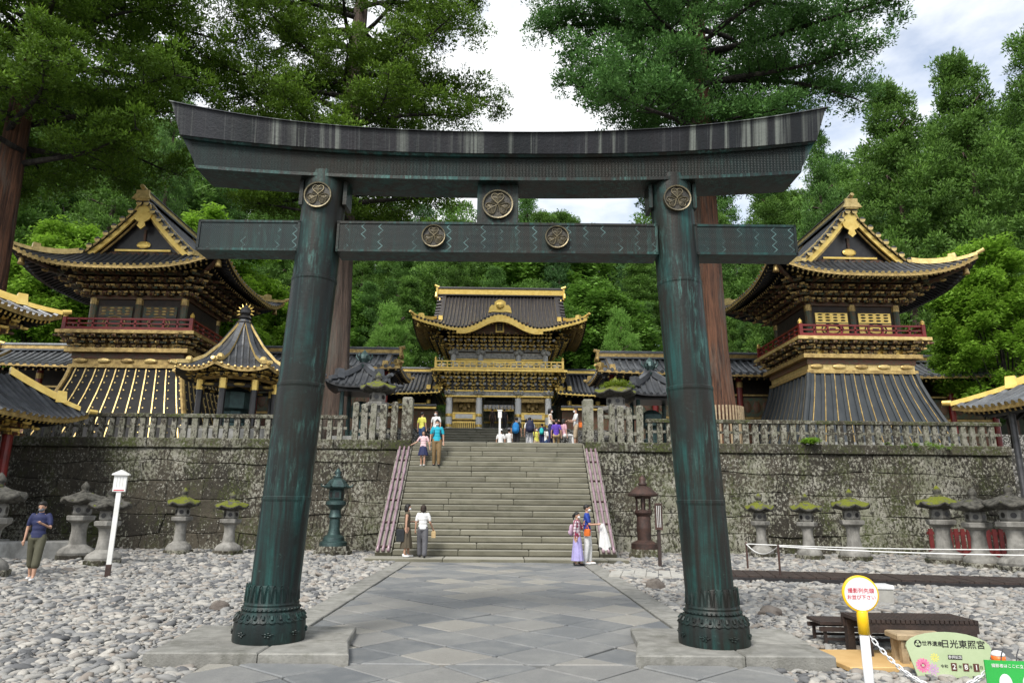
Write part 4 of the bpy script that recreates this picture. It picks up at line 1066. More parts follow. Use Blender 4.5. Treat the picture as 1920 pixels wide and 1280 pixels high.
m.ell((0,-.16,.25), (.30,.14,.28), 10, 7); m.build('ridge_ornament', 'gold', gate, loc=(0,-4.25,gz(15.62)))
m = MB(); m.box((0,0,0), (.62,.10,.86), mi=0); m.box((0,-.04,0), (.40,.06,.62), mi=1)
for zz in (.2, 0, -.2): m.box((0,-.075,zz), (.2,.01,.09), mi=2)
m.build('name_tablet', ['gold','slate_skirt','gold_old'], gate, loc=(0,-4.0,gz(14.32)), rot=(R(-12),0,0))
MB().box((0,-3.6,gz(14.35)), (4.2,.1,.9)).build('arch_infill', 'carving', gate)
for sx in (-1, 1): 
    for zz in (15.0,): MB().lathe([(.16,0),(.13,.10),(.11,.28),(.03,.38)], 8).build('wind_bell', 'gold', gate, loc=(sx*5.9,-4.2,gz(14.25)))

def corridor(label, xc, yc, zb, L, D, zeave, H, panels, group=None, gold='gold_old', sp=.40, tilem='roof_tile_pale'):
    t = thing('corridor', label, 'corridor', (xc,yc,zb), 0, group); e = zeave-zb
    rf = Roof(L, D, L-1.0, H, .28, .18, .35); rf.build(t, e, 0, sp, .095, tilem=tilem, fascia=gold, ridgem=gold, hipm=gold, ends=tilem, ridge_h=.40, gable=False, back=False)
    rf.rafters(t, e, .4, 0, .42, ('lacquer_black', gold))
    n = max(1, int(L/2.6)); w = L-2.0
    MB().box((0,.35,e/2+.1), (w-.3,.2,e+.2)).build('back_wall', 'interior', t)
    MB().box((0,0,.35), (w+.6,D*.5,.7)).build('stone_base', 'grey_stone', t)
    for k in range(n+1):
        x = -w/2+w*k/n; MB().lathe([(.17,.7),(.17,e+.1)], 10).build('column', panels[0], t, loc=(x,-D*.22,0)); MB().lathe([(.19,e-.55),(.19,e-.25)], 10).build('column_fitting', gold, t, loc=(x,-D*.22,0))
    for k in range(n):
        x = -w/2+w*(k+.5)/n; m = MB()
        m.box((0,0,e*.36), (w/n-.36,.08,e*.26), mi=0); m.box((0,0,e*.66), (w/n-.36,.08,e*.22), mi=1); m.box((0,-.04,e*.53), (w/n-.3,.1,.12), mi=2); m.box((0,-.04,e*.80), (w/n-.3,.1,.10), mi=2)
        for q in range(4): m.ell((-(w/n)*.33+(w/n)*.22*q,-.06,e*.66), (w/n*.09,.05,e*.07), 8, 5, mi=3)
        m.build('carved_panel', [panels[1],'carving_green',gold,'carving'], t, loc=(x,-D*.20,0))
    return t
corridor('long tiled corridor with red columns running behind the slate skirted tower', 17.4, 39.6, TZ-.02, 24.0, 4.6, 8.95, 1.25, ['lacquer_red','carving'])
corridor('long tiled corridor running behind the gilt ribbed tower and small pavilion', -17.6, 39.6, TZ-.02, 24.0, 4.6, 9.0, 1.25, ['lacquer_red','carving'])
for sx in (-1, 1):
    t = corridor('gilt ridged corridor joining the golden gate on the side of the %s' % ('gilt ribbed tower' if sx < 0 else 'slate skirted tower'), sx*9.6-.12, 52.4, 6.86, 10.6, 6.2, 9.62, 2.0, ['lacquer_black','gold_old'], gold='gold', sp=.30, tilem='roof_tile')
    MB().box((0,-3.2,1.75), (10.2,.5,.12), rx=R(-18)).build('lower_eave', 'roof_tile', t); MB().box((0,-3.45,1.62), (10.2,.08,.14)).build('lower_fascia', 'gold', t); MB().box((0,-3.0,.8), (10.0,.14,1.6)).build('fence_wall', 'carving', t)
# inner gate glimpsed through the opening
ig = thing('inner_gate', 'small white and gold inner gate seen through the golden gate', 'gate', (-.12, 62, 6.86))
MB().box((0,.3,1.6), (5,.2,3.2)).build('wall', 'carving_white', ig)
for x in (-1.5,-.7,.7,1.5): MB().lathe([(.13,0),(.13,2.2)], 10, (x,0,0)).build('column', 'white_paint', ig)
m = MB()
for k in range(9): a = math.pi*k/8; m.ell((1.5*math.cos(a),-.05,2.2+.55*math.sin(a)), (.25,.12,.16), 8, 5)
m.build('arch_carving', 'carving_white', ig); MB().box((0,-.05,2.15), (3.6,.14,.14)).build('beam', 'gold', ig)
Roof(6, 3.2, 4.4, 1.1, .4, .3).build(ig, 3.1, 0, .35, .07, back=False, gable=False, rib_n=4)

# ------------------------------------------------------------------ small octagonal pavilion (revolving lantern)
pav = thing('octagonal_pavilion', 'small black octagonal pavilion with ribbed roof and flaming jewel finial', 'pavilion', (-11.6, 30, TZ-.02))
pz = lambda q: q-TZ+.02
MB().lathe([(2.1,0),(2.1,.5),(1.95,.5),(1.95,.7)], 8, rot=R(22.5)).build('stone_base', 'grey_stone', pav)
m = MB(); n = 8
def octp(r_, a, z): return Vector((r_*math.cos(a), r_*math.sin(a), z))
prof8 = [(2.72,7.12),(2.2,7.33),(1.6,7.72),(1.0,8.35),(.5,9.10),(.22,9.55)]
angs = [R(-90+45*k) for k in range(9)]
for k in range(8):
    rows = []
    for i, (r_, z_) in enumerate(prof8):
        row = []
        for q in range(7):
            f = q/6; a = angs[k].real+(angs[k+1]-angs[k])*f
            rr = r_*(math.cos(R(22.5))/math.cos((f-.5)*R(45))); row.append((rr*math.cos(a), rr*math.sin(a), pz(z_)+(.22*abs(2*f-1)**2.5 if i == 0 else .08*abs(2*f-1)**2 if i == 1 else 0)))
        rows.append(row)
    m.grid(rows, 0); m.grid([[(x,y,z-.16) for x, y, z in r_] for r_ in rows], 1, flip=True); m.grid([rows[0], [(x,y,z-.16) for x, y, z in rows[0]]], 2, flip=True)
proof = m.build('roof', ['roof_tile','lacquer_black','gold_old'], pav)
for k in range(8):
    pts = [octp(r_*1.0, angs[k], pz(z_)+(.22 if i == 0 else .08 if i == 1 else .02)) for i, (r_, z_) in enumerate(prof8)]
    m = MB(); sweep_box(m, pts, .20, .16, 1, 0); m.tube([pts[0], pts[0]+(pts[0]-pts[1]).normalized()*.22+Vector((0,0,.08))], [.10,.08], 7, mi=1); m.ell(tuple(pts[1]+Vector((0,0,.15))), (.16,.16,.18), 8, 6, mi=1); m.build('hip_ridge', ['roof_tile','gold_pale'], proof)
    for q in range(1, 8):
        f = q/8; a = angs[k]+(angs[k+1]-angs[k])*f; kk = math.cos(R(22.5))/math.cos((f-.5)*R(45))
        lim = 1-abs(2*f-1)*.0; base = [(r_*kk, z_) for r_, z_ in prof8]; m = MB()
        mid = angs[k]+R(22.5); off = 2.72*math.cos(R(22.5))*math.tan((f-.5)*R(45)); pts = []
        for i, (r_, z_) in enumerate(prof8):
            if abs(off) > r_*math.sin(R(22.5))*.97: break
            ap = r_*math.cos(R(22.5)); pts.append(Vector((ap*math.cos(mid)-off*math.sin(mid), ap*math.sin(mid)+off*math.cos(mid), pz(z_)+(.22*abs(2*f-1)**2.5 if i == 0 else .02))))
        if len(pts) > 1: m.tube(pts, .055, 5, mi=0); m.ell(tuple(pts[0]), (.07,.07,.07), 6, 4, mi=1); m.build('tile_row', ['roof_tile','gold_old'], proof)
m = MB(); m.lathe([(.34,9.48),(.36,9.6),(.2,9.66),(.2,9.74),(.30,9.80),(.22,9.9),(.16,9.94),(.24,10.05),(.24,10.18),(.12,10.35),(.02,10.45)], 14, (0,0,-TZ+.02))
for k in range(9):
    a = R(-20+27.5*k); m.tube([(.26*math.cos(a),0,pz(10.1)+.26*math.sin(a)), (.40*math.cos(a),0,pz(10.1)+.42*math.sin(a))], [.05,.01], 5, mi=1)
m.build('jewel_finial', ['lacquer_black','gold'], pav)
for k in range(8):
    a = angs[k]; MB().lathe([(.14,.7),(.14,pz(6.75))], 10, tuple(octp(1.62,a,0))).build('column', 'lacquer_black', pav)
    MB().lathe([(.16,pz(6.35)),(.16,pz(6.78))], 10, tuple(octp(1.62,a,0))).build('column_fitting', 'gold', pav)
    b = angs[k+1]; p, q = octp(1.62,a,pz(6.55)), octp(1.62,b,pz(6.55)); m = MB(); m.tube([p,q], .09, 4, mi=0); m.ell(tuple((p+q)/2+octp(.08,(a+b)/2,0)), (.25,.25,.06), 8, 4, mi=1); m.build('tie_beam', ['lacquer_black','gold'], pav)
    MB().tube([octp(1.62,a,pz(6.9)),octp(1.62,b,pz(6.9))], .12, 4).build('head_beam', 'gold_old', pav)
    bmx = bracket_mesh('bracket', 2, .45, .6, .35, ['lacquer_black','gold_old','gold']) if k == 0 else bmx
    link('bracket', bmx, pav, tuple(octp(1.6,a,pz(6.85))), a+math.pi/2); link('bracket', bmx, pav, tuple(octp(1.5,(a+b)/2,pz(6.85))), (a+b)/2+math.pi/2)
m = MB(); m.lathe([(.9,.7),(.9,.95),(.55,1.05),(.5,1.5),(.75,1.6),(.75,2.3),(.5,2.45),(.1,2.6)], 8); m.build('bronze_drum', 'bronze_dark', pav)

# ------------------------------------------------------------------ buildings cut by the picture's edges
lib = thing('sutra_library', 'two-roofed hall with gilt hip ridges and red columns beside the dark wall', 'building', (-20.4, 21.2, 0))
MB().box((0,0,.2), (7.6,6.4,.5)).build('stone_base', 'grey_stone', lib); MB().box((0,0,2.6), (6.0,5.0,4.6)).build('wall', 'carving', lib)
for sx in (-1,-.33,.33,1):
    for sy in (-1,-.33,.33,1):
        if abs(sx) == 1 or abs(sy) == 1: MB().lathe([(.17,.4),(.17,4.6)], 12, (sx*3.4,sy*2.8,0)).build('column', 'lacquer_red', lib)
l1 = Roof(10.2, 8.8, 1.4, 4.4, 1.0, .42, .45, tcut=.42, flare=4); l1.build(lib, 4.42, 0, .30, .075, fascia='gold_old', ends='gold_old', hipm='gold', gable=False); l1.rafters(lib, 4.36, .4, 0, .22, ('lacquer_black','gold'))
MB().box((0,0,4.3), (7.0,5.8,.3)).build('head_beam', 'gold_old', lib); MB().box((0,0,6.6), (5.4,4.2,2.4)).build('upper_wall', 'carving', lib)
lb = bracket_mesh('bracket', 2, .6, .6, .5, ['carving','gold_old','gold']); ring_brackets(lib, lb, 3.3, 2.7, 3.9, 6, 5); ring_brackets(lib, lb, 2.7, 2.1, 7.4, 5, 4)
l2 = Roof(8.2, 7.0, 2.8, 2.6, .6, .45, .5, flare=4); l2.build(lib, 7.95, 0, .30, .075, fascia='gold_old', ends='gold_old', hipm='gold', gable=False); l2.rafters(lib, 7.88, .4, 0, .22, ('lacquer_black','gold'))
wat = thing('water_pavilion', 'open pavilion with grey tiled roof on slim dark posts', 'pavilion', (21.3, 19.6, 0))
w1 = Roof(10.2, 9.0, 3.0, 3.0, .75, .32, .4, flare=4); w1.build(wat, 4.98, 0, .30, .08, tilem='roof_tile_pale', fascia='gold_old', ends='gold_old', hipm='gold', gable=False); w1.rafters(wat, 4.92, .40, 0, .24, ('lacquer_black','gold_old'))
for x in (-4.4,-1.5,1.5,4.4):
    for y in (-3.4, 0, 2.6): MB().tube([(x,y,0),(x,y,5.3)], .10, 10).build('post', 'grey_metal', wat)
MB().tube([(-4.4,-3.5,4.86),(-4.4,3.6,4.86)], .08, 8).build('gutter', 'grey_metal', wat)
MB().box((0,0,5.35), (7.4,6.0,.25)).build('head_beam', 'dark_wood', wat); MB().box((0,0,.45), (4.0,1.6,.9)).build('basin', 'grey_stone', wat)
# ------------------------------------------------------------------ lanterns
def hexring(r_, z, n=6, rot=0.0): return [(r_*math.cos(2*math.pi*k/n+rot), r_*math.sin(2*math.pi*k/n+rot), z) for k in range(n)]
def stone_lantern(loc, hgt, label, cap='mossy_cap', seed=0, wide=1.0, group=None, dark=False, fern=False):
    r = random.Random(seed); k = hgt/2.3; sm = 'lantern_stone'
    t = thing('stone_lantern', label, 'lantern', loc, r.uniform(0, 1), group)
    m = MB(); m.lathe([(.46*wide,0),(.47*wide,.16),(.44*wide,.18)], 6); m.build('plinth', 'wall_stone', t, scale=k)
    m = MB(); m.lathe([(.40*wide,.17),(.41*wide,.24),(.36*wide,.34),(.24*wide,.43),(.20*wide,.47)], 16); auto_smooth(m.build('lotus_base', sm, t, scale=k), 40)
    m = MB(); m.lathe([(.20*wide,.46),(.185*wide,.60),(.165*wide,.85),(.18*wide,1.02),(.20*wide,1.08)], 16); auto_smooth(m.build('shaft', sm, t, scale=k), 40)
    m = MB(); m.lathe([(.21*wide,1.08),(.33*wide,1.17),(.34*wide,1.28),(.31*wide,1.30)], 6); m.build('platform', sm, t, scale=k)
    m = MB(); m.lathe([(.20*wide,1.30),(.235*wide,1.36),(.235*wide,1.56),(.20*wide,1.62)], 6); fb = m.build('firebox', sm, t, scale=k)
    for q in range(6):
        a = 2*math.pi*(q+.5)/6; m = MB(); rr = .206*wide
        m.add([(rr*math.cos(a)-.075*math.cos(2*math.pi*j/12)*math.sin(a)+.006*math.cos(a), rr*math.sin(a)+.075*math.cos(2*math.pi*j/12)*math.cos(a)+.006*math.sin(a), 1.46+.075*math.sin(2*math.pi*j/12)) for j in range(12)], [tuple(range(12))]); m.build('window', 'lacquer_black', fb)
    m = MB(); prof = [(.20,1.60),(.47,1.66),(.50,1.70),(.46,1.76),(.33,1.86),(.20,1.93),(.12,1.97)]; rows = []
    n = 36
    for i, (rr, z) in enumerate(prof):
        row = []
        for q in range(n+1):
            a = 2*math.pi*q/n; cr = abs(math.cos(3*a))**6; w_ = rr*wide*(1+.08*cr*(1 if rr > .3 else .3)); jz = .10*cr*(1 if 1 <= i <= 3 else .2)+(r.uniform(-.012,.012) if i > 2 else 0)
            row.append((w_*math.cos(a), w_*math.sin(a), z+jz))
        row[-1] = row[0]; rows.append(row)
    m.grid(rows); m.add([p for p in rows[0][:-1]], [tuple(range(n-1,-1,-1))]); m.build('cap', cap, t, smooth=True, scale=k)
    m = MB(); m.lathe([(.12,1.95),(.13,2.0),(.08,2.03),(.11,2.08),(.12,2.15),(.07,2.23),(.01,2.30)], 12); m.build('jewel', cap, t, smooth=True, scale=k)
    return t
SL = [((-11.6,16.4,0),2.35,'tall weathered stone lantern standing at the corner of the two-roofed hall','weathered_cap',1.1),
      ((-12.55,21.4,0),2.3,'grey stone lantern with dark cap next to the man in navy polo shirt','weathered_cap',1.2),
      ((-10.85,19.8,0),2.1,'grey stone lantern with dark cap right behind the white notice post','weathered_cap',1.2),
      ((-10.7,24.0,0),2.2,'mossy-capped stone lantern before the dark wall with raised green jewel','mossy_cap',1.05),
      ((-9.1,24.1,0),2.08,'mossy broad-capped stone lantern before the dark wall closest to the bronze torii pillar','mossy_cap',1.15),
      ((9.2,24.7,0),2.2,'mossy stone lantern by the rope post, first of three beyond the torii pillar','mossy_cap',1.0),
      ((10.5,23.9,0),2.2,'mossy stone lantern in the middle of three along the pale wall','mossy_cap',1.05),
      ((11.85,23.5,0),2.35,'stone lantern with the thickest bright moss cap, last of three along the pale wall','mossy_cap',1.15),
      ((14.05,22.2,0),2.45,'stone lantern with wide flared mossy cap before the red boards','mossy_cap',1.2),
      ((14.3,20.9,0),2.35,'stone lantern with round half mossy cap before the red boards','weathered_cap',1.15),
      ((14.6,19.8,0),2.45,'grey stone lantern with bare cap and tall jewel before the red boards','weathered_cap',1.2)]
for i, (l_, h_, lab, cp, wd) in enumerate(SL): stone_lantern(l_, h_, lab, cp, i, wd)
stone_lantern((-5.05,27.9,TZ), 2.95, 'mossy stone lantern on the terrace behind the pickets by the reddish grey cedar', 'mossy_cap', 31, 1.1)
stone_lantern((4.75,27.9,TZ), 2.85, 'stone lantern topped with ferns on the terrace behind the pickets', 'mossy_cap', 32, 1.35)
def metal_lantern(name, loc, hgt, label, mat, style):
    t = thing(name, label, 'lantern', loc, .3); k = hgt/2.8
    m = MB(); m.lathe([(.62,0),(.62,.14),(.55,.16),(.52,.30)], 8 if style else 6); m.build('stone_plinth', 'wall_stone', t, scale=k)
    if style:
        prof = [(.46,.30),(.44,.42),(.36,.46),(.34,.58),(.22,.66),(.18,.80),(.17,1.15),(.22,1.22),(.19,1.28),(.17,1.45),(.26,1.55),(.34,1.62),(.33,1.72),(.22,1.76)]
        m = MB(); m.lathe(prof, 12); auto_smooth(m.build('shaft', mat, t, scale=k), 35)
        m = MB(); m.lathe([(.22,1.76),(.25,1.82),(.25,2.06),(.22,2.12)], 6); m.build('firebox', mat, t, scale=k)
        for q in range(6): a = 2*math.pi*(q+.5)/6; MB().box((.212*math.cos(a),.212*math.sin(a),1.94), (.02,.13,.17), a).build('lattice', 'lacquer_black', t, scale=k)
        m = MB(); m.lathe([(.22,2.10),(.42,2.16),(.44,2.20),(.34,2.30),(.25,2.42),(.12,2.50)], 6); m.build('cap', mat, t, scale=k)
        for q in range(6): a = 2*math.pi*q/6; MB().tube([(.40*math.cos(a),.40*math.sin(a),2.20),(.50*math.cos(a),.50*math.sin(a),2.22),(.52*math.cos(a),.52*math.sin(a),2.30)], [.035,.03,.02], 6).build('curl', mat, t, scale=k)
        m = MB(); m.lathe([(.12,2.48),(.15,2.54),(.07,2.58),(.12,2.66),(.06,2.76),(.01,2.82)], 12); m.build('jewel', mat, t, smooth=True, scale=k)
    else:
        m = MB(); m.lathe([(.46,.30),(.46,.48),(.36,.54),(.24,.60),(.25,.95),(.26,1.0),(.25,1.05),(.235,1.40),(.30,1.48),(.33,1.52)], 14); auto_smooth(m.build('shaft', mat, t, scale=k), 35)
        m = MB()
        for q in range(6):
            a = 2*math.pi*q/6; m.box((.26*math.cos(a),.26*math.sin(a),1.80), (.05,.06,.56), a)
        m.lathe([(.30,1.50),(.30,1.60),(.27,1.62)], 12); m.lathe([(.27,2.0),(.30,2.08),(.2,2.1)], 12); m.lathe([(.08,1.6),(.08,2.0)], 8); m.build('firebox', mat, t, scale=k)
        m = MB(); m.lathe([(.30,2.06),(.52,2.10),(.53,2.16),(.38,2.30),(.22,2.42),(.12,2.46)], 14); auto_smooth(m.build('cap', mat, t, scale=k), 35)
        m = MB(); m.lathe([(.12,2.44),(.17,2.52),(.10,2.58),(.13,2.68),(.08,2.76),(.01,2.82)], 12); m.build('jewel', mat, t, smooth=True, scale=k)
metal_lantern('bronze_lantern', (-5.65,24.4,0), 2.9, 'dark green bronze lantern on a stone plinth beside the staircase', 'bronze_dark', 1)
metal_lantern('iron_lantern', (5.0,24.3,0), 2.75, 'rust brown iron lantern on a stone plinth beside the staircase', 'iron_brown', 0)
# tiled bronze lantern houses on the terrace
def lantern_house(loc, label):
    t = thing('lantern_house', label, 'lantern house', loc)
    MB().box((0,0,.25), (2.0,2.0,.5)).build('stone_base', 'grey_stone', t)
    for sx in (-1,1):
        for sy in (-1,1): MB().lathe([(.09,.5),(.09,2.6)], 8, (sx*.72,sy*.72,0)).build('post', 'bronze_dark', t)
    MB().box((0,0,2.55), (1.75,1.75,.2)).build('head_beam', 'lacquer_black', t)
    Roof(2.7, 2.7, .1, 1.1, .99, .28, .6).build(t, 2.62, 0, .28, .06, fascia='lacquer_black', ends='roof_tile', hipm='roof_tile', ridgem='roof_tile', gable=False, rib_n=5, th=.08)
    m = MB(); m.lathe([(.22,3.65),(.26,3.75),(.14,3.82),(.20,3.92),(.25,4.05),(.2,4.25),(.06,4.42),(.01,4.5)], 12)
    for k in range(6): a = 2*math.pi*k/6; m.tube([(.24*math.cos(a),.24*math.sin(a),4.0),(.36*math.cos(a),.36*math.sin(a),4.15),(.34*math.cos(a),.34*math.sin(a),4.32)], [.05,.04,.01], 5)
    m.build('flame_jewel', 'bronze_dark', t); m = MB(); m.lathe([(.5,.5),(.5,.8),(.3,.9),(.3,1.3),(.5,1.4),(.5,1.9),(.2,2.1)], 8); m.build('lantern_body', 'bronze_dark', t)
lantern_house((6.6,29.6,TZ-.4), 'black tiled lantern house with flame jewel beside the fern-topped lantern')
lantern_house((-6.2,30.4,TZ-.05), 'black tiled lantern house with flame jewel beside the grey cedar trunk')

# ------------------------------------------------------------------ lettering
def text(body, size, mat, parent, loc, rot, align='CENTER', name='lettering', ext=.0015, fat=0.0):
    cu_ = bpy.data.curves.new(name, 'FONT'); cu_.body = body; cu_.size = size; cu_.align_x = align; cu_.align_y = 'CENTER'; cu_.extrude = ext; cu_.offset = fat; cu_.resolution_u = 2
    o = bpy.data.objects.new(name, cu_); cu_.materials.append(MATS[mat]); me = evaluated_mesh(o); me.name = name
    return link(name, me, parent, loc, rot=rot)
UP = (R(90), 0, 0)
# white notice post
t = thing('notice_post', 'white wooden notice post with little roofed box head standing in the gravel', 'notice post', (-9.05,16.8,-.02), R(18))
MB().box((0,0,1.1), (.10,.08,1.9)).build('post', 'white_paint', t); MB().box((0,0,.14), (.11,.09,.34)).build('foot', 'iron_brown', t)
MB().prism([(-.135,-.06),(.135,-.06),(.135,.06),(-.135,.06)], 1.96, 2.36, 0, .0).build('box', 'white_paint', t)
m = MB(); m.add([(-.185,-.10,2.34),(.185,-.10,2.34),(.185,.10,2.34),(-.185,.10,2.34),(0,-.10,2.47),(0,.10,2.47),(-.185,-.10,2.37),(.185,-.10,2.37),(.185,.10,2.37),(-.185,.10,2.37)], [(0,1,7,4,6),(3,9,5,8,2),(0,3,2,1),(6,4,5,9),(4,7,8,5),(1,2,8,7),(0,6,9,3)]); m.build('little_roof', 'white_paint', t)
MB().box((0,-.0615,1.99), (.22,.003,.025)).build('red_print', 'ink_red', t)
for x in (-.06, 0, .06): MB().box((x,-.0615,2.18), (.006,.002,.25)).build('faint_print', 'carving_white', t)
# slim white post among the visitors
t = thing('notice_post', 'slim white notice post with a wider head at the top of the stairs', 'notice post', (-.02,29.2,TZ-.03))
MB().box((0,0,.70), (.085,.08,1.4)).build('post', 'white_paint', t); MB().box((0,0,1.44), (.16,.10,.30)).build('head', 'white_paint', t); MB().box((0,0,1.605), (.22,.14,.04)).build('cap', 'white_paint', t)
# brown notice board by the iron lantern
t = thing('notice_board', 'narrow dark brown wooden notice board on a post by the rust brown lantern', 'notice board', (4.6,20.3,-.02))
MB().box((0,0,.85), (.09,.09,1.7)).build('post', 'dark_wood', t); MB().box((0,-.06,1.45), (.22,.03,.75)).build('board', 'iron_brown', t)
for k in range(3): MB().box((-.05+.05*k,-.077,1.45), (.012,.003,.6)).build('print', 'white_paint', t)
# plank walk
A = Vector((2.72,17.6,0)); B = Vector((14.6,14.95,0)); d_ = (B-A).normalized(); n_ = Vector((-d_.y,d_.x,0)); n_ = n_ if n_.y > 0 else -n_
t = thing('plank_walk', 'long low plank walk crossing the gravel from the path under the rope barrier', 'plank walk', A, math.atan2(d_.y,d_.x))
L = (B-A).length; k = 0; x = 0.0
pl = MB().box((0,0,0), (.285,1.55,.045)).mesh('plank', 'dark_wood'); pl2 = MB().box((0,0,0), (.285,1.9,.04)).mesh('plank', 'concrete')
while x < L:
    if x < 1.9: link('plank', pl2, t, (x+.14,.85,.05+rnd.uniform(-.003,.003)))
    else: link('plank', pl, t, (x+.14,.80,.115+rnd.uniform(-.004,.004)))
    x += .30
for y in (.05, 1.5): MB().box((L/2+.95,y,.045), (L-1.9,.08,.10)).build('bearer', 'lacquer_black', t)
# rope barrier
t = thing('rope_barrier', 'white rope barrier on thin dark posts along the plank walk', 'rope barrier', (0,0,-.02))
RP = [(6.9,19.7,.74),(6.72,17.0,.82),(14.2,14.9,.82),(14.6,18.3,.74)]
for x, y, h_ in RP: MB().lathe([(.028,0),(.028,h_),(.035,h_+.01),(.02,h_+.04)], 8, (x,y,0)).build('post', 'iron_brown', t)
def rope(a, b, sag): return [Vector(a).lerp(Vector(b), k/16)-Vector((0,0,sag*4*(k/16)*(1-k/16))) for k in range(17)]
for a, b, sg in ((RP[0],RP[3],.06),(RP[0],RP[1],.22),(RP[1],RP[2],.08)): MB().tube(rope((a[0],a[1],a[2]),(b[0],b[1],b[2]),sg), .014, 6).build('rope', 'white_rope', t)
# red boards behind the lanterns
t = thing('board_fence', 'low dark red board fence leaning behind the stone lanterns', 'fence', (17.3,25.0,-.02))
bd = MB().box((0,0,.55), (.15,.04,1.0)).mesh('board', 'red_boards')
for k in range(17): link('board', bd, t, (-1.9+.23*k, rnd.uniform(-.01,.01), 0))
for z in (.25,.9): MB().box((0,.05,z), (4.0,.05,.10)).build('rail', 'red_boards', t)
# stone kerb block and boulders
m = MB().prism([(-1.5,-.4),(1.5,-.4),(1.5,.4),(-1.5,.4)], 0, .55, 0, .03); tag(m.build('stone_block', 'grey_stone', None, loc=(-14.2,21.6,-.02), rz=R(20)), 'long low grey stone block behind the man in navy polo shirt', 'stone block')
def boulder(loc, r_, label, seed):
    r = random.Random(seed); bm = bmesh.new(); bmesh.ops.create_icosphere(bm, subdivisions=3, radius=1); ph = [Vector((r.uniform(0,9),r.uniform(0,9),r.uniform(0,9))) for _ in range(3)]
    from mathutils import noise as mn
    for v in bm.verts:
        k = 1+.30*mn.noise(v.co*1.3+ph[0])+.16*mn.noise(v.co*3.1+ph[1])+.07*mn.noise(v.co*7+ph[2]); v.co = Vector((v.co.x*k*r_[0], v.co.y*k*r_[1], max(-.3,v.co.z)*k*r_[2]+r_[2]*.3))
    me = bpy.data.meshes.new('boulder'); bm.to_mesh(me); bm.free(); me.materials.append(MATS['dark_rock']); me.polygons.foreach_set('use_smooth', [True]*len(me.polygons)); me.set_sharp_from_angle(angle=R(28))
    tag(link('boulder', me, None, loc), label, 'boulder')
boulder((-4.55,11.95,-.02), (.17,.13,.13), 'dark rough boulder in the gravel beside the torii pillar and path kerb', 1)
boulder((4.45,11.8,-.02), (.19,.14,.13), 'dark reddish boulder in the gravel beyond the dark slatted bench', 2)
boulder((3.35,15.3,-.02), (.22,.16,.17), 'flat topped brown boulder by the path edge before the plank walk', 3)
boulder((4.3,19.0,-.02), (.22,.17,.09), 'flat brown stone in the gravel beside the narrow brown notice board', 4)
boulder((-4.6,19.2,-.02), (.14,.12,.10), 'small dark stone in the gravel before the green bronze lantern', 5)
# small white service box
t = thing('service_box', 'small concrete service box with white lid in the gravel behind the round sign', 'box', (7.0,13.3,-.02), R(-8))
MB().box((0,0,.14), (.52,.34,.30)).build('box', 'concrete', t); MB().prism([(-.28,-.19),(.28,-.19),(.28,.19),(-.28,.19)], .29, .36, 0, .02).build('lid', 'white_plastic', t)
# mat, benches, stool
tag(MB().prism([(-.68,-.48),(.68,-.48),(.60,.46),(-.74,.46)], 0, .05, 0, .008).build('tan_platform', 'tan_board', None, loc=(4.50,8.42,-.015)), 'flat tan board platform laid on the gravel under the benches', 'platform')
def slat_bench(name, label, loc, L, D, h_, n, rz, across=True, leg=.085, thin=False):
    t = thing(name, label, 'bench', loc, rz)
    if across:
        s_ = MB().box((0,0,0), (L/n*.78,D,.04)).mesh('slat', 'dark_wood')
        for k in range(n): link('slat', s_, t, (-L/2+L*(k+.5)/n,0,h_))
    else:
        s_ = MB().box((0,0,0), (L,D/n*.8,.035)).mesh('slat', 'dark_wood')
        for k in range(n): link('slat', s_, t, (0,-D/2+D*(k+.5)/n,h_))
    for y in (-D/2+.04, D/2-.04): MB().box((0,y,h_-.075), (L,.05,.11 if not thin else .05)).build('apron', 'dark_wood', t)
    for x in (-L/2+.07, L/2-.07):
        for y in (-D/2+.06, D/2-.06): MB().box((x,y,h_/2-.03), (leg,leg,h_-.04)).build('leg', 'dark_wood', t)
    if thin:
        for y in (-D/2+.06, D/2-.06): MB().box((0,y,h_*.35), (L-.1,.03,.03)).build('stretcher', 'dark_wood', t)
slat_bench('slatted_bench', 'dark brown slatted bench with thick legs beside the tan board', (4.95,8.72,.02), 1.36, .56, .40, 24, R(-2))
slat_bench('slatted_bench', 'low dark brown slatted bench on thin legs behind the thick-legged one', (4.92,9.40,-.02), 1.60, .5, .30, 5, R(-4), False, .035, True)
t = thing('wooden_stool', 'small pale weathered wooden stool under the dark slatted bench', 'stool', (4.75,8.22,.032), R(-6))
MB().prism([(-.28,-.16),(.28,-.16),(.28,.16),(-.28,.16)], .25, .31, 0, .015).build('seat', 'pale_wood', t)
for x in (-.2,.2):
    MB().box((x,-.1,.12), (.07,.07,.26)).build('leg', 'pale_wood', t); MB().box((x,.1,.12), (.07,.07,.26)).build('leg', 'pale_wood', t)
MB().box((0,-.12,.20), (.42,.03,.09)).build('apron', 'pale_wood', t)
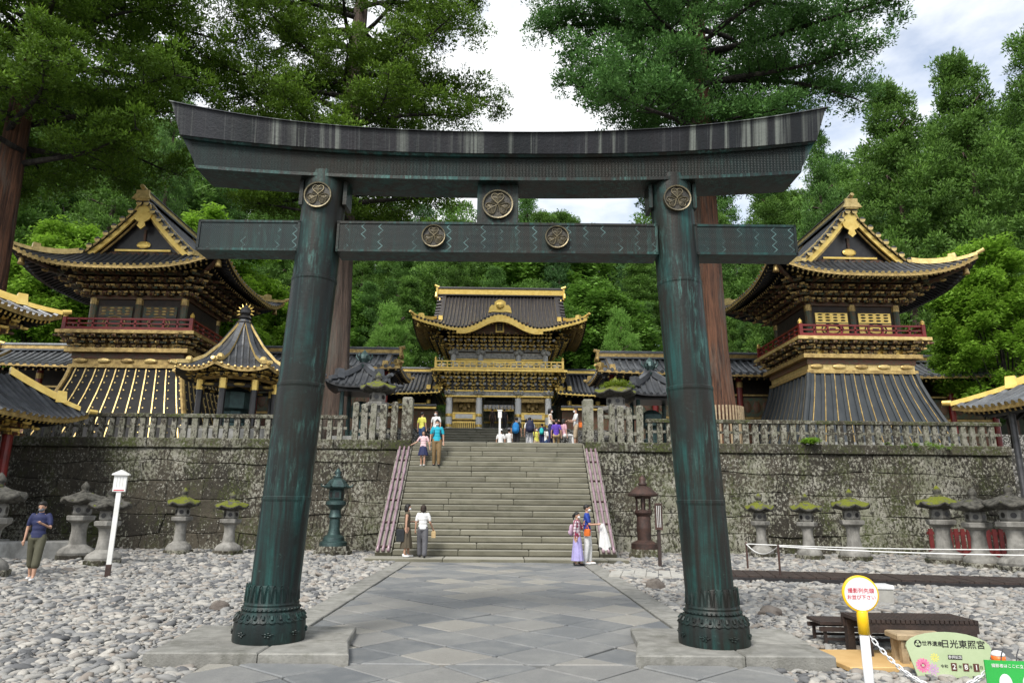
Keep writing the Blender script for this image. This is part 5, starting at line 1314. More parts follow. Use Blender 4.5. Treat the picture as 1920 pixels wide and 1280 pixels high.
# commemorative photo board
t = thing('photo_board', 'pale green arched signboard with black lettering and pink flowers', 'sign', (4.72,7.62,-.02), R(-9)); t.scale = (.88,.88,.88)
W2, H2 = .47, .52; outl = [(-W2*.80,.03),(W2*.80,.03),(W2,.36)]+[(W2*math.cos(a)*1.0, .36+.17*math.sin(a)) for a in np.linspace(.0,math.pi,13)[1:-1]]+[(-W2,.36)]
m = MB(); n = len(outl); m.add([(x,-.012,z) for x, z in outl]+[(x,.012,z) for x, z in outl], [tuple(range(n)), tuple(range(2*n-1,n-1,-1))]+[(i,n+i,n+(i+1)%n,(i+1)%n) for i in range(n)]); board = m.build('board', 'pale_green_board', t)
for x in (-.26,.26): MB().box((x,0,.03), (.07,.34,.06)).build('foot', 'grey_stone', t)
text('日光東照宮', .098, 'ink_black', board, (.165,-.0135,.395), UP, fat=.0012); text('世界遺産', .058, 'ink_black', board, (-.175,-.0135,.395), UP, fat=.0006)
m = MB(); m.lathe([(.042,-.002),(.042,.0)], 24); m.v = [(x,-z,y) for x, y, z in m.v]; em = m.build('crest_print', 'ink_black', board, loc=(-.335,-.0135,.395))
m = MB()
for k in range(3): a = math.pi/2+2*math.pi*k/3; m.ell((.019*math.cos(a),-.0005,.019*math.sin(a)), (.015,.001,.015), 12, 4)
m.build('crest_leaf_print', 'pale_green_board', board, loc=(-.335,-.0150,.395))
m = MB(); m.box((0,0,0), (.155,.003,.05)); m.build('caption_plate', 'ink_black', board, loc=(.06,-.0135,.255)); text('参拝記念', .038, 'white_paint', board, (.06,-.0165,.255), UP)
text('令和', .042, 'ink_black', board, (-.07,-.0135,.150), UP); text('年', .040, 'ink_black', board, (.105,-.0135,.150), UP); text('月', .040, 'ink_black', board, (.218,-.0135,.150), UP); text('日', .040, 'ink_black', board, (.335,-.0135,.150), UP)
for x, s_ in ((.035,'2'),(.165,'8'),(.278,'1')):
    MB().box((x,-.0145,.150), (.062,.006,.085)).build('date_tile', 'print_brown', board); text(s_, .078, 'white_paint', board, (x,-.0195,.150), UP, fat=.001)
def blossom_print(x, z, r_, mat, petals):
    m = MB()
    for k in range(petals):
        a = 2*math.pi*k/petals
        for q in (.35,.68,.95): m.add([(x+r_*q*math.cos(a+q)+r_*.18*math.cos(b), -.0135-.0004*q, z+r_*q*math.sin(a+q)+r_*.18*math.sin(b)) for b in np.linspace(0,2*math.pi,7)[:-1]], [tuple(range(6))])
    m.build('flower_print', mat, board)
blossom_print(-.305,.155,.072,'print_pink',14); blossom_print(-.20,.115,.060,'print_mauve',9); blossom_print(-.165,.245,.045,'print_yellow',9)
# chain posts with round sign
cp = Vector((2.83,5.6,0)); oq = Vector((3.61,5.25,0))
t = thing('round_sign', 'round white sign with yellow rim and red lettering on a white chain post', 'sign', (cp.x,cp.y,-.02), R(-7))
MB().lathe([(.035,.02),(.035,.80)], 14).build('pole', 'white_plastic', t, smooth=True); MB().lathe([(.16,0),(.16,.03),(.12,.06),(.04,.07)], 18).build('base', 'yellow_plastic', t)
MB().lathe([(.041,.78),(.041,.94),(.035,.95)], 14).build('collar', 'yellow_plastic', t, smooth=True)
m = MB(); m.lathe([(.128,-.012),(.136,-.006),(.136,.012),(.128,.016)], 40); m.v = [(x,-z,y) for x, y, z in m.v]; m.build('rim', 'yellow_plastic', t, loc=(0,0,1.075))
m = MB(); m.lathe([(.122,0),(.122,.003)], 40); m.v = [(x,-z,y) for x, y, z in m.v]; fc = m.build('face', 'white_plastic', t, loc=(0,-.017,1.075))
text('撮影列先頭', .040, 'ink_red', fc, (0,-.0045,.022), UP); text('お並び下さい', .036, 'ink_red', fc, (0,-.0045,-.026), UP)
t = thing('chain_post', 'white chain post with orange and white top holding the green footprint board', 'post', (oq.x,oq.y,-.02))
MB().lathe([(.04,.02),(.04,.66)], 14).build('pole', 'white_plastic', t, smooth=True); MB().lathe([(.045,.66),(.045,.70)], 14).build('band', 'orange_plastic', t, smooth=True); MB().lathe([(.045,.70),(.045,.712),(.03,.73),(.005,.735)], 14).build('cap', 'white_plastic', t, smooth=True); MB().lathe([(.16,0),(.16,.03),(.12,.06),(.04,.07)], 18).build('base', 'white_plastic', t)
t = thing('footprint_board', 'green board with white shoe prints hanging below the orange-topped post', 'sign', (oq.x+.07,oq.y-.08,.10), R(-10))
MB().box((.0,0,.36), (.42,.012,.40)).build('board', 'green_board', t)
for x in (-.09,.06):
    m = MB()
    for cz, rx, rz in ((.40,.042,.075),(.235,.034,.04)): m.add([(x+rx*math.cos(a)*(1+.12*math.sin(a)),-.0075,cz+rz*math.sin(a)) for a in np.linspace(0,2*math.pi,25)[:-1]], [tuple(range(24))])
    m.build('shoe_print', 'white_plastic', t)
text('撮影者はここに立って下さい', .026, 'white_paint', t, (-.0,-.0075,.525), UP)
for x in (-.10, .0): MB().tube([(x,0,.55),(x+.02,.02,.60),(x+.05,.05,.63)], .004, 5).build('wire', 'grey_metal', t)
# plastic chain, every link its own piece
t = thing('plastic_chain', 'white plastic chain hanging from the round sign post to the orange-topped post', 'chain', (0,0,0))
lm = MB().tube([(.026*math.cos(a)*1.0 if abs(math.cos(a)) < .3 else .026*math.copysign(1,math.cos(a))*(.45+.55*abs(math.cos(a))), .013*math.sin(a), 0) for a in np.linspace(0,2*math.pi,15)[:-1]], .0048, 6, closed=True).mesh('chain_link', 'white_plastic', True)
def chain(a, b, sag, n):
    pts = [Vector(a).lerp(Vector(b), k/n)-Vector((0,0,sag*4*(k/n)*(1-k/n))) for k in range(n+1)]
    for k in range(n):
        c = (pts[k]+pts[k+1])/2; d = (pts[k+1]-pts[k]).normalized(); q = d.to_track_quat('X','Z'); q = q @ Euler((R(90) if k % 2 else 0,0,0)).to_quaternion(); link('chain_link', lm, t, c, rot=q.to_euler())
chain((cp.x+.035,cp.y,.76),(oq.x-.04,oq.y,.62),.26,32); chain((oq.x+.04,oq.y,.62),(oq.x+1.3,oq.y-.3,.62),.22,32)
# ------------------------------------------------------------------ people
pm('skin', (.48,.28,.19), (.42,.24,.16), 8, .5)
for nm, c in dict(navy=(.012,.018,.075), olive=(.075,.072,.042), olive_dress=(.085,.068,.042), white=(.74,.74,.73), grey_cloth=(.10,.10,.11), pink=(.72,.50,.52), turquoise=(.01,.38,.50), khaki=(.20,.13,.055), yellow=(.62,.60,.10), jeans=(.03,.07,.17), black_cloth=(.012,.012,.014), royal=(.012,.045,.30), lavender=(.40,.36,.66), beige=(.42,.33,.22), cream=(.68,.62,.54), purple=(.10,.04,.38), rose=(.62,.36,.42), hair=(.008,.007,.006), hair_brown=(.03,.018,.012), blue_bag=(.005,.17,.45), teal_bag=(.02,.42,.42), navy_bag=(.010,.014,.05), orange_bag=(.70,.16,.02), black_bag=(.014,.018,.022), tan_bag=(.50,.36,.18), mask=(.70,.72,.74), mask_grey=(.16,.18,.21), shoe_dark=(.02,.02,.022), lilac_bag=(.55,.38,.50)).items():
    pm('cloth_'+nm, c, tuple(q*.78 for q in c), 9, .75 if nm not in ('mask','hair') else .6, 0, .25, 22)
def plaid(name, c1, c2, c3, sz):
    m, n, b = newmat(name); h = N(n); x, y, z = h.sep(h.objco())
    f1 = h.ramp(h.math('PINGPONG', h.math('ADD', x, y), sz), sz*.42, sz*.5); f2 = h.ramp(h.math('PINGPONG', z, sz), sz*.42, sz*.5)
    c = h.mix(f1, c1, c2); c = h.mix(h.math('MULTIPLY', f2, .6), c, c3); h.put(b.inputs['Base Color'], c); b.inputs['Roughness'].default_value = .8
plaid('cloth_plaid_red', (.25,.02,.05), (.62,.55,.58), (.10,.02,.06), .05); plaid('cloth_plaid_grey', (.10,.11,.14), (.60,.60,.60), (.30,.31,.34), .05)
def remesh(m, vox, mat, smooth=2):
    me = m.mesh('body', mat); o = bpy.data.objects.new('tmp', me); md = o.modifiers.new('r','REMESH'); md.mode = 'VOXEL'; md.voxel_size = vox; md.use_smooth_shade = True
    if smooth: s_ = o.modifiers.new('s','SMOOTH'); s_.iterations = smooth; s_.factor = .5
    return evaluated_mesh(o)
def cap_tube(m, pts, rad, n=10):
    """tube with rounded ends"""
    pts = [Vector(p) for p in pts]; m.tube(pts, rad, n); m.ell(pts[0], (rad[0],)*3, n, 6); m.ell(pts[-1], (rad[-1],)*3, n, 6)
def person(label, loc, rz, h=1.68, top='navy', bottom='olive', style='trousers', hair='short', haircol='hair', sleeve='short', arms=None, stride=.16, mask='mask', shoes='white', sit=False, vox=.016, tilt=0.0, hat=None, turn=0.0, cat='person', bare_leg=0.0, lean=0.0):
    k = h/1.70; t = thing('person', label, cat, loc, rz); t.scale = (k,k,k); V = Vector
    Z = -.42 if sit else 0.0
    def T(p): return V((p[0], p[1]-lean*max(0,p[2]-.9), p[2]+Z))
    hipz = .90; hip = {s: T((s*.085,0,hipz)) for s in (-1,1)}
    if sit: knee = {s: T((s*.11,-.42,hipz+.02)) for s in (-1,1)}; ank = {s: T((s*.11,-.46,hipz-.40)) for s in (-1,1)}
    else:
        ank = {s: T((s*.09, -s*stride*.5, .085)) for s in (-1,1)}; knee = {s: T((s*.09, -s*stride*.30-.03, .49)) for s in (-1,1)}
    sho = {s: T((s*.185,.01,1.395)) for s in (-1,1)}
    arms = arms or {}
    ua = {s: V(arms.get(s, ((.16*s,.03,-1),(.06*s,-.16,-1)))[0]).normalized()*.285 for s in (-1,1)}; fa = {s: V(arms.get(s, ((.16*s,.03,-1),(.06*s,-.16,-1)))[1]).normalized()*.245 for s in (-1,1)}
    elb = {s: sho[s]+ua[s] for s in (-1,1)}; wri = {s: elb[s]+fa[s] for s in (-1,1)}
    hc = T((0,-.012,1.585)); rot = Matrix.Rotation(turn,3,'Z') @ Matrix.Rotation(tilt,3,'X')
    def H(p): return hc+rot @ V(p)
    B = MB()
    B.ell(hc+rot @ V((0,.008,.012)), (.074,.092,.102), 14, 10, rot=rot); B.ell(H((0,-.022,-.055)), (.054,.062,.062), 12, 8, rot=rot); B.ell(H((0,-.094,-.018)), (.014,.020,.022), 8, 6); B.ell(H((0,-.082,-.062)), (.024,.012,.010), 8, 5)
    for s in (-1,1): B.ell(H((s*.076,.012,-.01)), (.012,.022,.032), 8, 6)
    cap_tube(B, [T((0,.005,1.38)), T((0,.0,1.50)), hc], [.058,.050,.05])
    for z_, rx, ry in ((1.33,.165,.095),(1.22,.150,.100),(1.10,.130,.092),(.98,.145,.100),(.92,.150,.105)): B.ell(T((0,0,z_)), (rx,ry,.12), 14, 8)
    for s in (-1,1):
        cap_tube(B, [sho[s]+V((-s*.03,0,-.005)), elb[s], wri[s]], [.050,.038,.026]); cap_tube(B, [hip[s], hip[s].lerp(knee[s],.5), knee[s], knee[s].lerp(ank[s],.4), ank[s]], [.088,.075,.053,.052,.036])
        B.ell(ank[s]+V((0,-.06,-.035)), (.038,.105,.038), 10, 6)
        d = fa[s].normalized(); side = d.cross(V((0,0,1)) if abs(d.z) < .8 else V((0,1,0))).normalized(); pal = wri[s]+d*.045; B.ell(pal, (.030,.030,.042), 8, 6)
        nrm = d.cross(side)
        for q, ln in ((-1.5,.060),(-.5,.072),(.5,.068),(1.5,.052)):
            b0 = wri[s]+d*.075+side*q*.015; cap_tube(B, [b0, b0+d*ln*.55+nrm*.006*s, b0+d*ln*.9+nrm*.022*s], [.009,.0085,.007], 6)
        cap_tube(B, [wri[s]+d*.03-side*.022, wri[s]+d*.06-side*.045, wri[s]+d*.085-side*.048], [.011,.010,.008], 6)
    link('body', remesh(B, vox, 'skin'), t)
    S = MB(); up_len = 1.0 if sleeve == 'short' else 0.0
    long_top = .86 if style != 'dress' else .80
    for z_, rx, ry in ((1.33,.168,.102),(1.24,.160,.110),(1.12,.148,.106),(1.0,.158,.112),(long_top+.07,.168,.120)): S.ell(T((0,0,z_)), (rx,ry,.115), 14, 8)
    S.tube([T((0,.004,1.40)), T((0,.002,1.462))], [.085,.062], 12)
    for s in (-1,1):
        if sleeve == 'short': cap_tube(S, [sho[s]+V((-s*.03,0,0)), sho[s]+ua[s]*.35, sho[s]+ua[s]*.72], [.058,.054,.051])
        elif sleeve == 'long': cap_tube(S, [sho[s]+V((-s*.03,0,0)), elb[s], elb[s]+fa[s]*.9], [.066,.053,.042])
        else: S.ell(sho[s]+V((-s*.03,0,-.01)), (.058,.062,.055), 10, 7)
    link('top', remesh(S, max(vox,.016), 'cloth_'+top, 3), t)
    L = MB()
    if style in ('trousers','shorts','wide'):
        for z_, rx, ry in ((.98,.160,.112),(.90,.168,.120)): L.ell(T((0,0,z_)), (rx,ry,.10), 14, 8)
        for s in (-1,1):
            if style == 'shorts': cap_tube(L, [hip[s], hip[s].lerp(knee[s],.55), knee[s].lerp(ank[s],.12+.45*bare_leg)], [.102,.094,.086])
            else:
                w = 1.35 if style == 'wide' else 1.0; cap_tube(L, [hip[s], hip[s].lerp(knee[s],.5), knee[s], knee[s].lerp(ank[s],.5), ank[s]+V((0,0,.03))], [.104,.092*w**.5,.074*w,.066*w,.060*w])
        link('trousers' if style != 'shorts' else 'shorts', remesh(L, max(vox,.016), 'cloth_'+bottom, 2), t)
    else:
        zb = {'skirt':.52,'dress':.30,'long_skirt':.16}[style]; rows = []; n = 40
        for q in range(9):
            f = q/8; z_ = 1.0-(1.0-zb)*f; rx = .135+(.115 if style == 'skirt' else .07)*f**.8; ry = .10+.10*f**.8
            rows.append([T((rx*math.cos(2*math.pi*j/n)*(1+.07*f*math.sin(9*2*math.pi*j/n)), ry*math.sin(2*math.pi*j/n)*(1+.07*f*math.sin(9*2*math.pi*j/n)), z_)) for j in range(n+1)])
        L.grid(rows, flip=True); L.build('skirt', 'cloth_'+bottom, t, smooth=True)
    for s in (-1,1):
        m = MB(); m.ell(ank[s]+V((0,-.060,-.045)), (.046,.125,.040), 12, 7); m.ell(ank[s]+V((0,.015,-.01)), (.042,.055,.05), 10, 6); m.build('shoe', 'cloth_'+shoes if shoes != 'skin' else 'skin', t, smooth=True)
        m = MB(); m.ell(H((s*.030,-.083,.012)), (.010,.006,.006), 8, 5); m.build('eye', 'ink_black', t)
    Hm = MB()
    Hm.ell(H((0,.026,.034)), (.086,.096,.092), 14, 10); Hm.ell(H((0,.0,.072)), (.072,.080,.045), 12, 8)
    if hair in ('bob','long'):
        for s in (-1,1): cap_tube(Hm, [H((s*.066,.015,.03)), H((s*.072,.025,-.05)), H((s*.060,.035,-.11))], [.032,.034,.026])
        cap_tube(Hm, [H((0,.065,.03)), H((0,.075,-.06)), H((0,.070,-.12 if hair == 'bob' else -.24))], [.062,.062,.045])
    if hair == 'pony': cap_tube(Hm, [H((0,.10,.04)), H((0,.15,.0)), H((0,.14,-.12))], [.035,.04,.02])
    link('hair', remesh(Hm, .014, 'cloth_'+haircol, 2), t)
    if mask: m = MB(); m.ell(H((0,-.052,-.048)), (.060,.052,.046), 14, 9); m.build('face_mask', 'cloth_'+mask, t, smooth=True)
    if hat:
        m = MB(); c = H((0,.015,.055)); m.lathe([(.155 if hat[1] else .10,0),(.155 if hat[1] else .10,.008),(.10,.02),(.098,.07),(.07,.10),(.01,.11)], 20, tuple(c)); m.build('hat', 'cloth_'+hat[0], t, smooth=True)
    t['_'] = 0; del t['_']
    return t, dict(wri={s: wri[s]*k for s in wri}, T=lambda p: T(p)*k, k=k)
def at(t, p):
    a = t.rotation_euler.z; return Vector((t.location.x+p[0]*math.cos(a)-p[1]*math.sin(a), t.location.y+p[0]*math.sin(a)+p[1]*math.cos(a), t.location.z+p[2]))
def backpack(label, t, info, mat, sc=1.0, z=1.16, straps=True, back=.20):
    o = thing('backpack', label, 'backpack', at(t, info['T']((0,back,z))), t.rotation_euler.z); k = info['k']*sc; o.scale = (k,k,k)
    m = MB(); m.ell((0,0,0), (.155,.095,.24), 12, 10); m.ell((0,.02,-.10), (.150,.10,.14), 12, 8); me = remesh(m, .02, 'cloth_'+mat, 3); link('bag', me, o)
    m = MB(); m.ell((0,.085,-.09), (.11,.05,.10), 10, 7); m.build('pocket', 'cloth_'+mat, o, smooth=True)
    if straps:
        for s in (-1,1): MB().tube([(s*.10,-.06,.20),(s*.115,-.20,.275),(s*.125,-.315,.16),(s*.13,-.325,-.02),(s*.16,-.2,-.14),(s*.12,-.05,-.18)], [.02]*6, 6, squash=[.5]*6).build('strap', 'cloth_black_bag' if mat != 'navy_bag' else 'cloth_navy_bag', o, smooth=True)
def bag(label, name, p, rz, mat, d=(.24,.10,.26), handle=.18, cat='bag'):
    o = thing(name, label, cat, p, rz); m = MB(); m.prism([(-d[0]/2,-d[1]/2),(d[0]/2,-d[1]/2),(d[0]/2*.95,d[1]/2),(-d[0]/2*.95,d[1]/2)], -d[2]-handle, -handle, 0, .02); m.build('bag', 'cloth_'+mat, o)
    if handle: MB().tube([(-d[0]*.3,0,-handle-.02),(-d[0]*.12,0,-.02),(0,0,.01),(d[0]*.12,0,-.02),(d[0]*.3,0,-handle-.02)], .010, 6).build('handle', 'cloth_'+mat, o)
def phone(label, t, p): 
    m = MB(); m.box((0,0,0), (.075,.012,.15), rx=R(35)); tag(m.build('phone', 'ink_black', None, loc=at(t, p), rz=t.rotation_euler.z), label, 'phone')
up = lambda s: ((.22*s,-.30,-1),(-.55*s,-.75,.42))       # forearm raised to the chest
fw = lambda s: ((.12*s,-.35,-1),(-.15*s,-1,.05))         # forearm level, holding something
# courtyard
p, i_ = person('man in navy polo shirt and olive shorts walking over the pebbles', G(57,1091)+Vector((0,0,.035)), R(14), 1.66, 'navy', 'olive', 'shorts', arms={1: up(1)}, stride=.34, mask='mask_grey', tilt=R(20), bare_leg=.6, vox=.018)
p, i_ = person('woman in olive sleeveless dress with short dark hair at the foot of the stairs', (-2.86,22.1,.118), R(96), 1.60, 'olive_dress', 'olive_dress', 'dress', 'bob', sleeve='none', arms={1: ((.1,-.25,-1),(.1,-.95,.1)), -1: ((-.1,.06,-1),(-.1,.0,-1))}, stride=.12, vox=.018)
bag('black shoulder bag hanging behind the woman in the olive dress', 'shoulder_bag', at(p, (-.10,.20,1.0)), p.rotation_euler.z+1.57, 'black_bag', (.26,.13,.36), .16)
p, i_ = person('woman in loose white shirt and grey trousers facing up the stairs', (-2.36,22.0,.118), R(182), 1.58, 'white', 'grey_cloth', 'wide', 'bob', 'hair_brown', 'short', arms={-1: ((-.2,.0,-1),(-.3,-.5,-.7))}, stride=.30, mask=None, shoes='shoe_dark', vox=.018)
bag('tan paper bag carried by the woman in the loose white shirt', 'paper_bag', at(p, i_['wri'][-1]+Vector((-.03,-.04,-.03))), 0, 'tan_bag', (.13,.10,.20), .05)
p, i_ = person('girl in red plaid shirt and lavender long skirt with black hair', G(1083,1062)+Vector((0,0,.03)), R(62), 1.50, 'plaid_red', 'lavender', 'long_skirt', 'pony', sleeve='long', arms={1: ((.25,-.35,-1),(-.35,-.45,1)), -1: ((-.1,.0,-1),(-.05,-.3,-1))}, stride=.10, shoes='shoe_dark', vox=.018)
backpack('pale lilac rucksack on the back of the girl in red plaid', p, i_, 'lilac_bag', .8, 1.12, False)
p, i_ = person('man in royal blue shirt and white trousers holding a white jacket', G(1102,1060)+Vector((0,0,.03)), R(78), 1.72, 'royal', 'white', 'trousers', arms={1: fw(1), -1: fw(-1)}, stride=.12, vox=.018)
bag('small orange bag hanging at the hip of the man in royal blue', 'hip_bag', at(p, (-.22,-.02,1.12)), p.rotation_euler.z+1.2, 'orange_bag', (.18,.08,.20), .10)
w_ = at(p, (i_['wri'][1]+i_['wri'][-1])/2+Vector((0,-.06,0))); m = MB(); rows = []
for q in range(11):
    f = q/10; w0 = .045+.13*f**.7; rows.append([(w0*math.cos(a)*(1+.12*math.sin(5*a+3*f)), (.05+.03*f)*math.sin(a)*(1+.25*math.sin(7*a+2*f)), .03-(.72+.05*math.sin(3*a)*f)*f) for a in np.linspace(0,2*math.pi,25)])
m.grid(rows, flip=True); m.v = [(x+.10*max(0,-z),y,z) for x, y, z in m.v]; m.add(rows[0][:-1], [tuple(range(24))]); tag(m.build('jacket', 'cloth_white', None, loc=w_+Vector((.06,0,0)), smooth=True), 'white jacket draped over the arms of the man in royal blue', 'jacket')
# on the stairs
sy, sz = SY+14*TREAD+.14, SZ+15*RISE
p, i_ = person('little girl in pink top and navy skirt coming down the stairs', (-2.86,sy,sz), R(-8), 1.30, 'pink', 'navy', 'skirt', 'bob', arms={-1: ((-.6,-.1,-1),(-.9,-.3,-.5)), 1: ((.3,0,-1),(.25,-.1,-1))}, mask=None, stride=.12)
p, i_ = person('man in turquoise shirt and khaki trousers coming down the stairs', (-2.36,sy,sz), R(4), 1.72, 'turquoise', 'khaki', 'trousers', tilt=R(14), stride=.14, shoes='shoe_dark')
backpack('dark rucksack worn by the man in turquoise shirt', p, i_, 'navy_bag', .9)
# on the landing
def land(px, d): q = P(px, 800, d); return Vector((q.x, d, TZ+.065))
p, i_ = person('visitor in yellow shirt and jeans at the head of the stairs', land(791,30.5), R(150), 1.58, 'yellow', 'jeans', vox=.026, mask=None)
p, i_ = person('visitor in white shirt and mask behind the man in turquoise', land(817,31.0), R(-25), 1.70, 'white', 'beige', sleeve='short', vox=.026, haircol='hair_brown')
backpack('black rucksack on the visitor in white shirt and mask', p, i_, 'black_bag', .9)
p, i_ = person('man in dark clothes with big blue rucksack facing the golden gate', land(968,33.0), R(172), 1.72, 'black_cloth', 'black_cloth', vox=.026, mask=None)
backpack('bright blue rucksack on the man in dark clothes', p, i_, 'blue_bag', 1.15)
p, i_ = person('man in plaid shorts with tall navy rucksack facing the golden gate', land(993,33.2), R(182), 1.74, 'white', 'plaid_grey', 'shorts', vox=.026, mask=None)
backpack('tall navy rucksack on the man in plaid shorts', p, i_, 'navy_bag', 1.35, 1.25)
p, i_ = person('child in navy shirt with teal rucksack standing by the woman in navy trousers', land(1016,30.0), R(170), 1.06, 'navy', 'navy', vox=.026, mask=None)
backpack('teal rucksack on the child in navy shirt', p, i_, 'teal_bag', 1.0)
p, i_ = person('woman in cream top and navy trousers looking at her phone', land(1032,29.4), R(85), 1.66, 'cream', 'navy', 'trousers', 'bob', sleeve='none', arms={1: fw(1), -1: fw(-1)}, vox=.026)
phone('phone held by the woman in cream top', p, (i_['wri'][1]+i_['wri'][-1])/2+Vector((0,-.06,.04)))
p, i_ = person('man in white shirt and beige shorts with glasses looking at his phone', land(1080,29.8), R(-82), 1.74, 'white', 'beige', 'shorts', haircol='hair_brown', arms={1: fw(1), -1: fw(-1)}, vox=.026)
p['label'] = 'man in white shirt and beige shorts looking at his phone'
phone('phone held by the man in beige shorts', p, (i_['wri'][1]+i_['wri'][-1])/2+Vector((0,-.06,.04)))
bag('orange hip bag of the man in beige shorts', 'hip_bag', at(p, (.02,.20,1.16)), 0, 'orange_bag', (.20,.09,.20), .06)
p, i_ = person('visitor in white shirt standing behind the woman in cream top', land(1021,36.0), R(160), 1.60, 'white', 'jeans', vox=.026, mask=None)
p, i_ = person('visitor in pale yellow shirt standing beyond the plaid shorts man', land(1006,36.5), R(20), 1.62, 'yellow', 'beige', vox=.026)
seat = lambda px, d: land(px, d)+Vector((0,0,0))
for px, d, hh, tp, bt, lab, ht, rz in ((939,33.2,1.5,'white','beige','visitor in white cap seated on the landing',('white',0),170),(955,33.4,1.6,'white','grey_cloth','visitor in grey brimmed hat seated on the landing',('grey_cloth',1),150),(1043,28.6,1.45,'purple','tan_bag','visitor in purple shirt seated on the landing',None,175),(1057,28.8,1.5,'rose','white','visitor in rose top seated on the landing',None,120)):
    q = P(px, 812, d); p, i_ = person(lab, (q.x, d, TZ+.065), R(rz), hh, tp, bt, 'trousers', 'bob' if tp == 'rose' else 'short', sit=True, vox=.026, mask=None, hat=ht)
# before the golden gate
for px, lab, tp in ((923,'visitor in dark brown clothes entering the golden gate','hair_brown'),(946,'visitor in black clothes and white shoes entering the golden gate','black_cloth')):
    q = P(px, 800, 48.2); person(lab, (q.x, 48.2, 6.89), R(180), 1.45, tp, tp, vox=.026, mask=None)
# ------------------------------------------------------------------ hillside
def hz(x, y):
    h = 6.85 if y < 60 else 6.85+(y-60)*.27+.8*math.sin(x*.11)*min(1,(y-60)/20)
    return h
m = MB(); ys = [58+4.5*k for k in range(24)]; xs = [-150+8*k for k in range(39)]
m.grid([[(x, y, hz(x,y)-.1) for x in xs] for y in ys]); 
pm('undergrowth', (.016,.022,.008), (.03,.042,.012), .6, .95, 0, .6, 4); m.build('hillside', 'undergrowth', kind='structure', smooth=True)

# ------------------------------------------------------------------ foliage: leaf-sized faces joined into one crown mesh
def clump(mat, kind, seed, n):
    r = random.Random(seed); v = []; tip = []
    for k in range(n):
        d = Vector((r.gauss(0,1), r.gauss(0,1), r.gauss(0,1))).normalized()
        if kind == 'needle':
            if d.z < -.35: d.z *= -.4; d.normalize()
            base = d*r.uniform(.35,.78); L = r.uniform(.20,.34); dirn = (d*.8+Vector((r.gauss(0,.4),r.gauss(0,.4),.35+r.gauss(0,.25)))).normalized()
            s = dirn.cross(Vector((r.gauss(0,1),r.gauss(0,1),r.gauss(0,1)))).normalized()*r.uniform(.040,.068)*(90/n)**.5
            p2 = base+dirn*L+Vector((0,0,-.02)); q = max(0, min(1, .42+.62*p2.z)); q0 = max(0, min(1, .25+.5*base.z))  # value rises with height in the tuft: top light painted into the colour
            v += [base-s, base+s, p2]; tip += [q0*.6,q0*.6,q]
        else:
            c = d*(r.random()**.45); c.z *= .55 if kind == 'layer' else .9
            a = r.uniform(0,6.28); u = Vector((math.cos(a), math.sin(a), r.uniform(-.45,.2))).normalized(); w = u.cross(Vector((r.gauss(0,.5),r.gauss(0,.5),1))).normalized()
            L = r.uniform(.20,.34)*(80/n)**.5; W = L*.36; q = max(0, min(1, .45+.6*c.z+.25*r.random()))  # upper leaves of the clump coloured brighter, as if lit from above
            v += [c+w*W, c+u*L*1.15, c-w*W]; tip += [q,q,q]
    return np.array([tuple(p) for p in v], dtype=np.float32), np.array(tip, dtype=np.float32)
class Leaves:
    def __init__(s, mat, kind, n): s.mat = mat; s.sets = [clump(mat, kind, k*13+n, n) for k in range(4)]
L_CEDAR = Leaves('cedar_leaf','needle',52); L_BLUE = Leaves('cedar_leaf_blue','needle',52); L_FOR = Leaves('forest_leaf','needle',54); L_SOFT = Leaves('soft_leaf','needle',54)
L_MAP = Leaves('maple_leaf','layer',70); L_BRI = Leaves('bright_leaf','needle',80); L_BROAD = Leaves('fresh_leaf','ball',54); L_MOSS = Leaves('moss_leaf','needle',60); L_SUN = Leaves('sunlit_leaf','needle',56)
class Crown:
    def __init__(s): s.p = []; s.r = []; s.s = []; s.i = []; s.q = []
    def put(s, p, sc, r): s.p.append(tuple(p)); s.r.append((r.uniform(-.35,.35), r.uniform(-.35,.35), r.uniform(0,6.28))); s.s.append(sc); s.i.append(r.randrange(4)); s.q.append(r.random())
    def cluster(s, c, rad, n, sc, r, flat=.7):
        for _ in range(n):
            d = Vector((r.gauss(0,1), r.gauss(0,1), r.gauss(0,1))).normalized()*rad*r.uniform(.35,1.0); d.z *= flat
            s.put(Vector(c)+d, sc*r.uniform(.7,1.25), r)
    def mesh(s, name, leaves):
        V = []; T = []; Q = []
        for p, ro, sc, i, q in zip(s.p, s.r, s.s, s.i, s.q):
            c, t = leaves.sets[i]; Rm = np.array(Euler(ro).to_matrix(), dtype=np.float32); V.append(c @ Rm.T*sc+np.array(p, dtype=np.float32)); T.append(t); Q.append(np.full(len(t), q, dtype=np.float32))
        V = np.concatenate(V); T = np.concatenate(T); Q = np.concatenate(Q); n = len(V)
        me = bpy.data.meshes.new(name); me.vertices.add(n); me.vertices.foreach_set('co', V.ravel()); me.loops.add(n); me.loops.foreach_set('vertex_index', np.arange(n, dtype=np.int32))
        me.polygons.add(n//3); me.polygons.foreach_set('loop_start', np.arange(0, n, 3, dtype=np.int32)); me.polygons.foreach_set('loop_total', np.full(n//3, 3, dtype=np.int32))
        a = me.attributes.new('tip','FLOAT','POINT'); a.data.foreach_set('value', T); a = me.attributes.new('shade','FLOAT','POINT'); a.data.foreach_set('value', Q)  # tip carries new growth and the painted top light of each tuft
        me.materials.append(MATS[leaves.mat]); me.update(calc_edges=True); return me
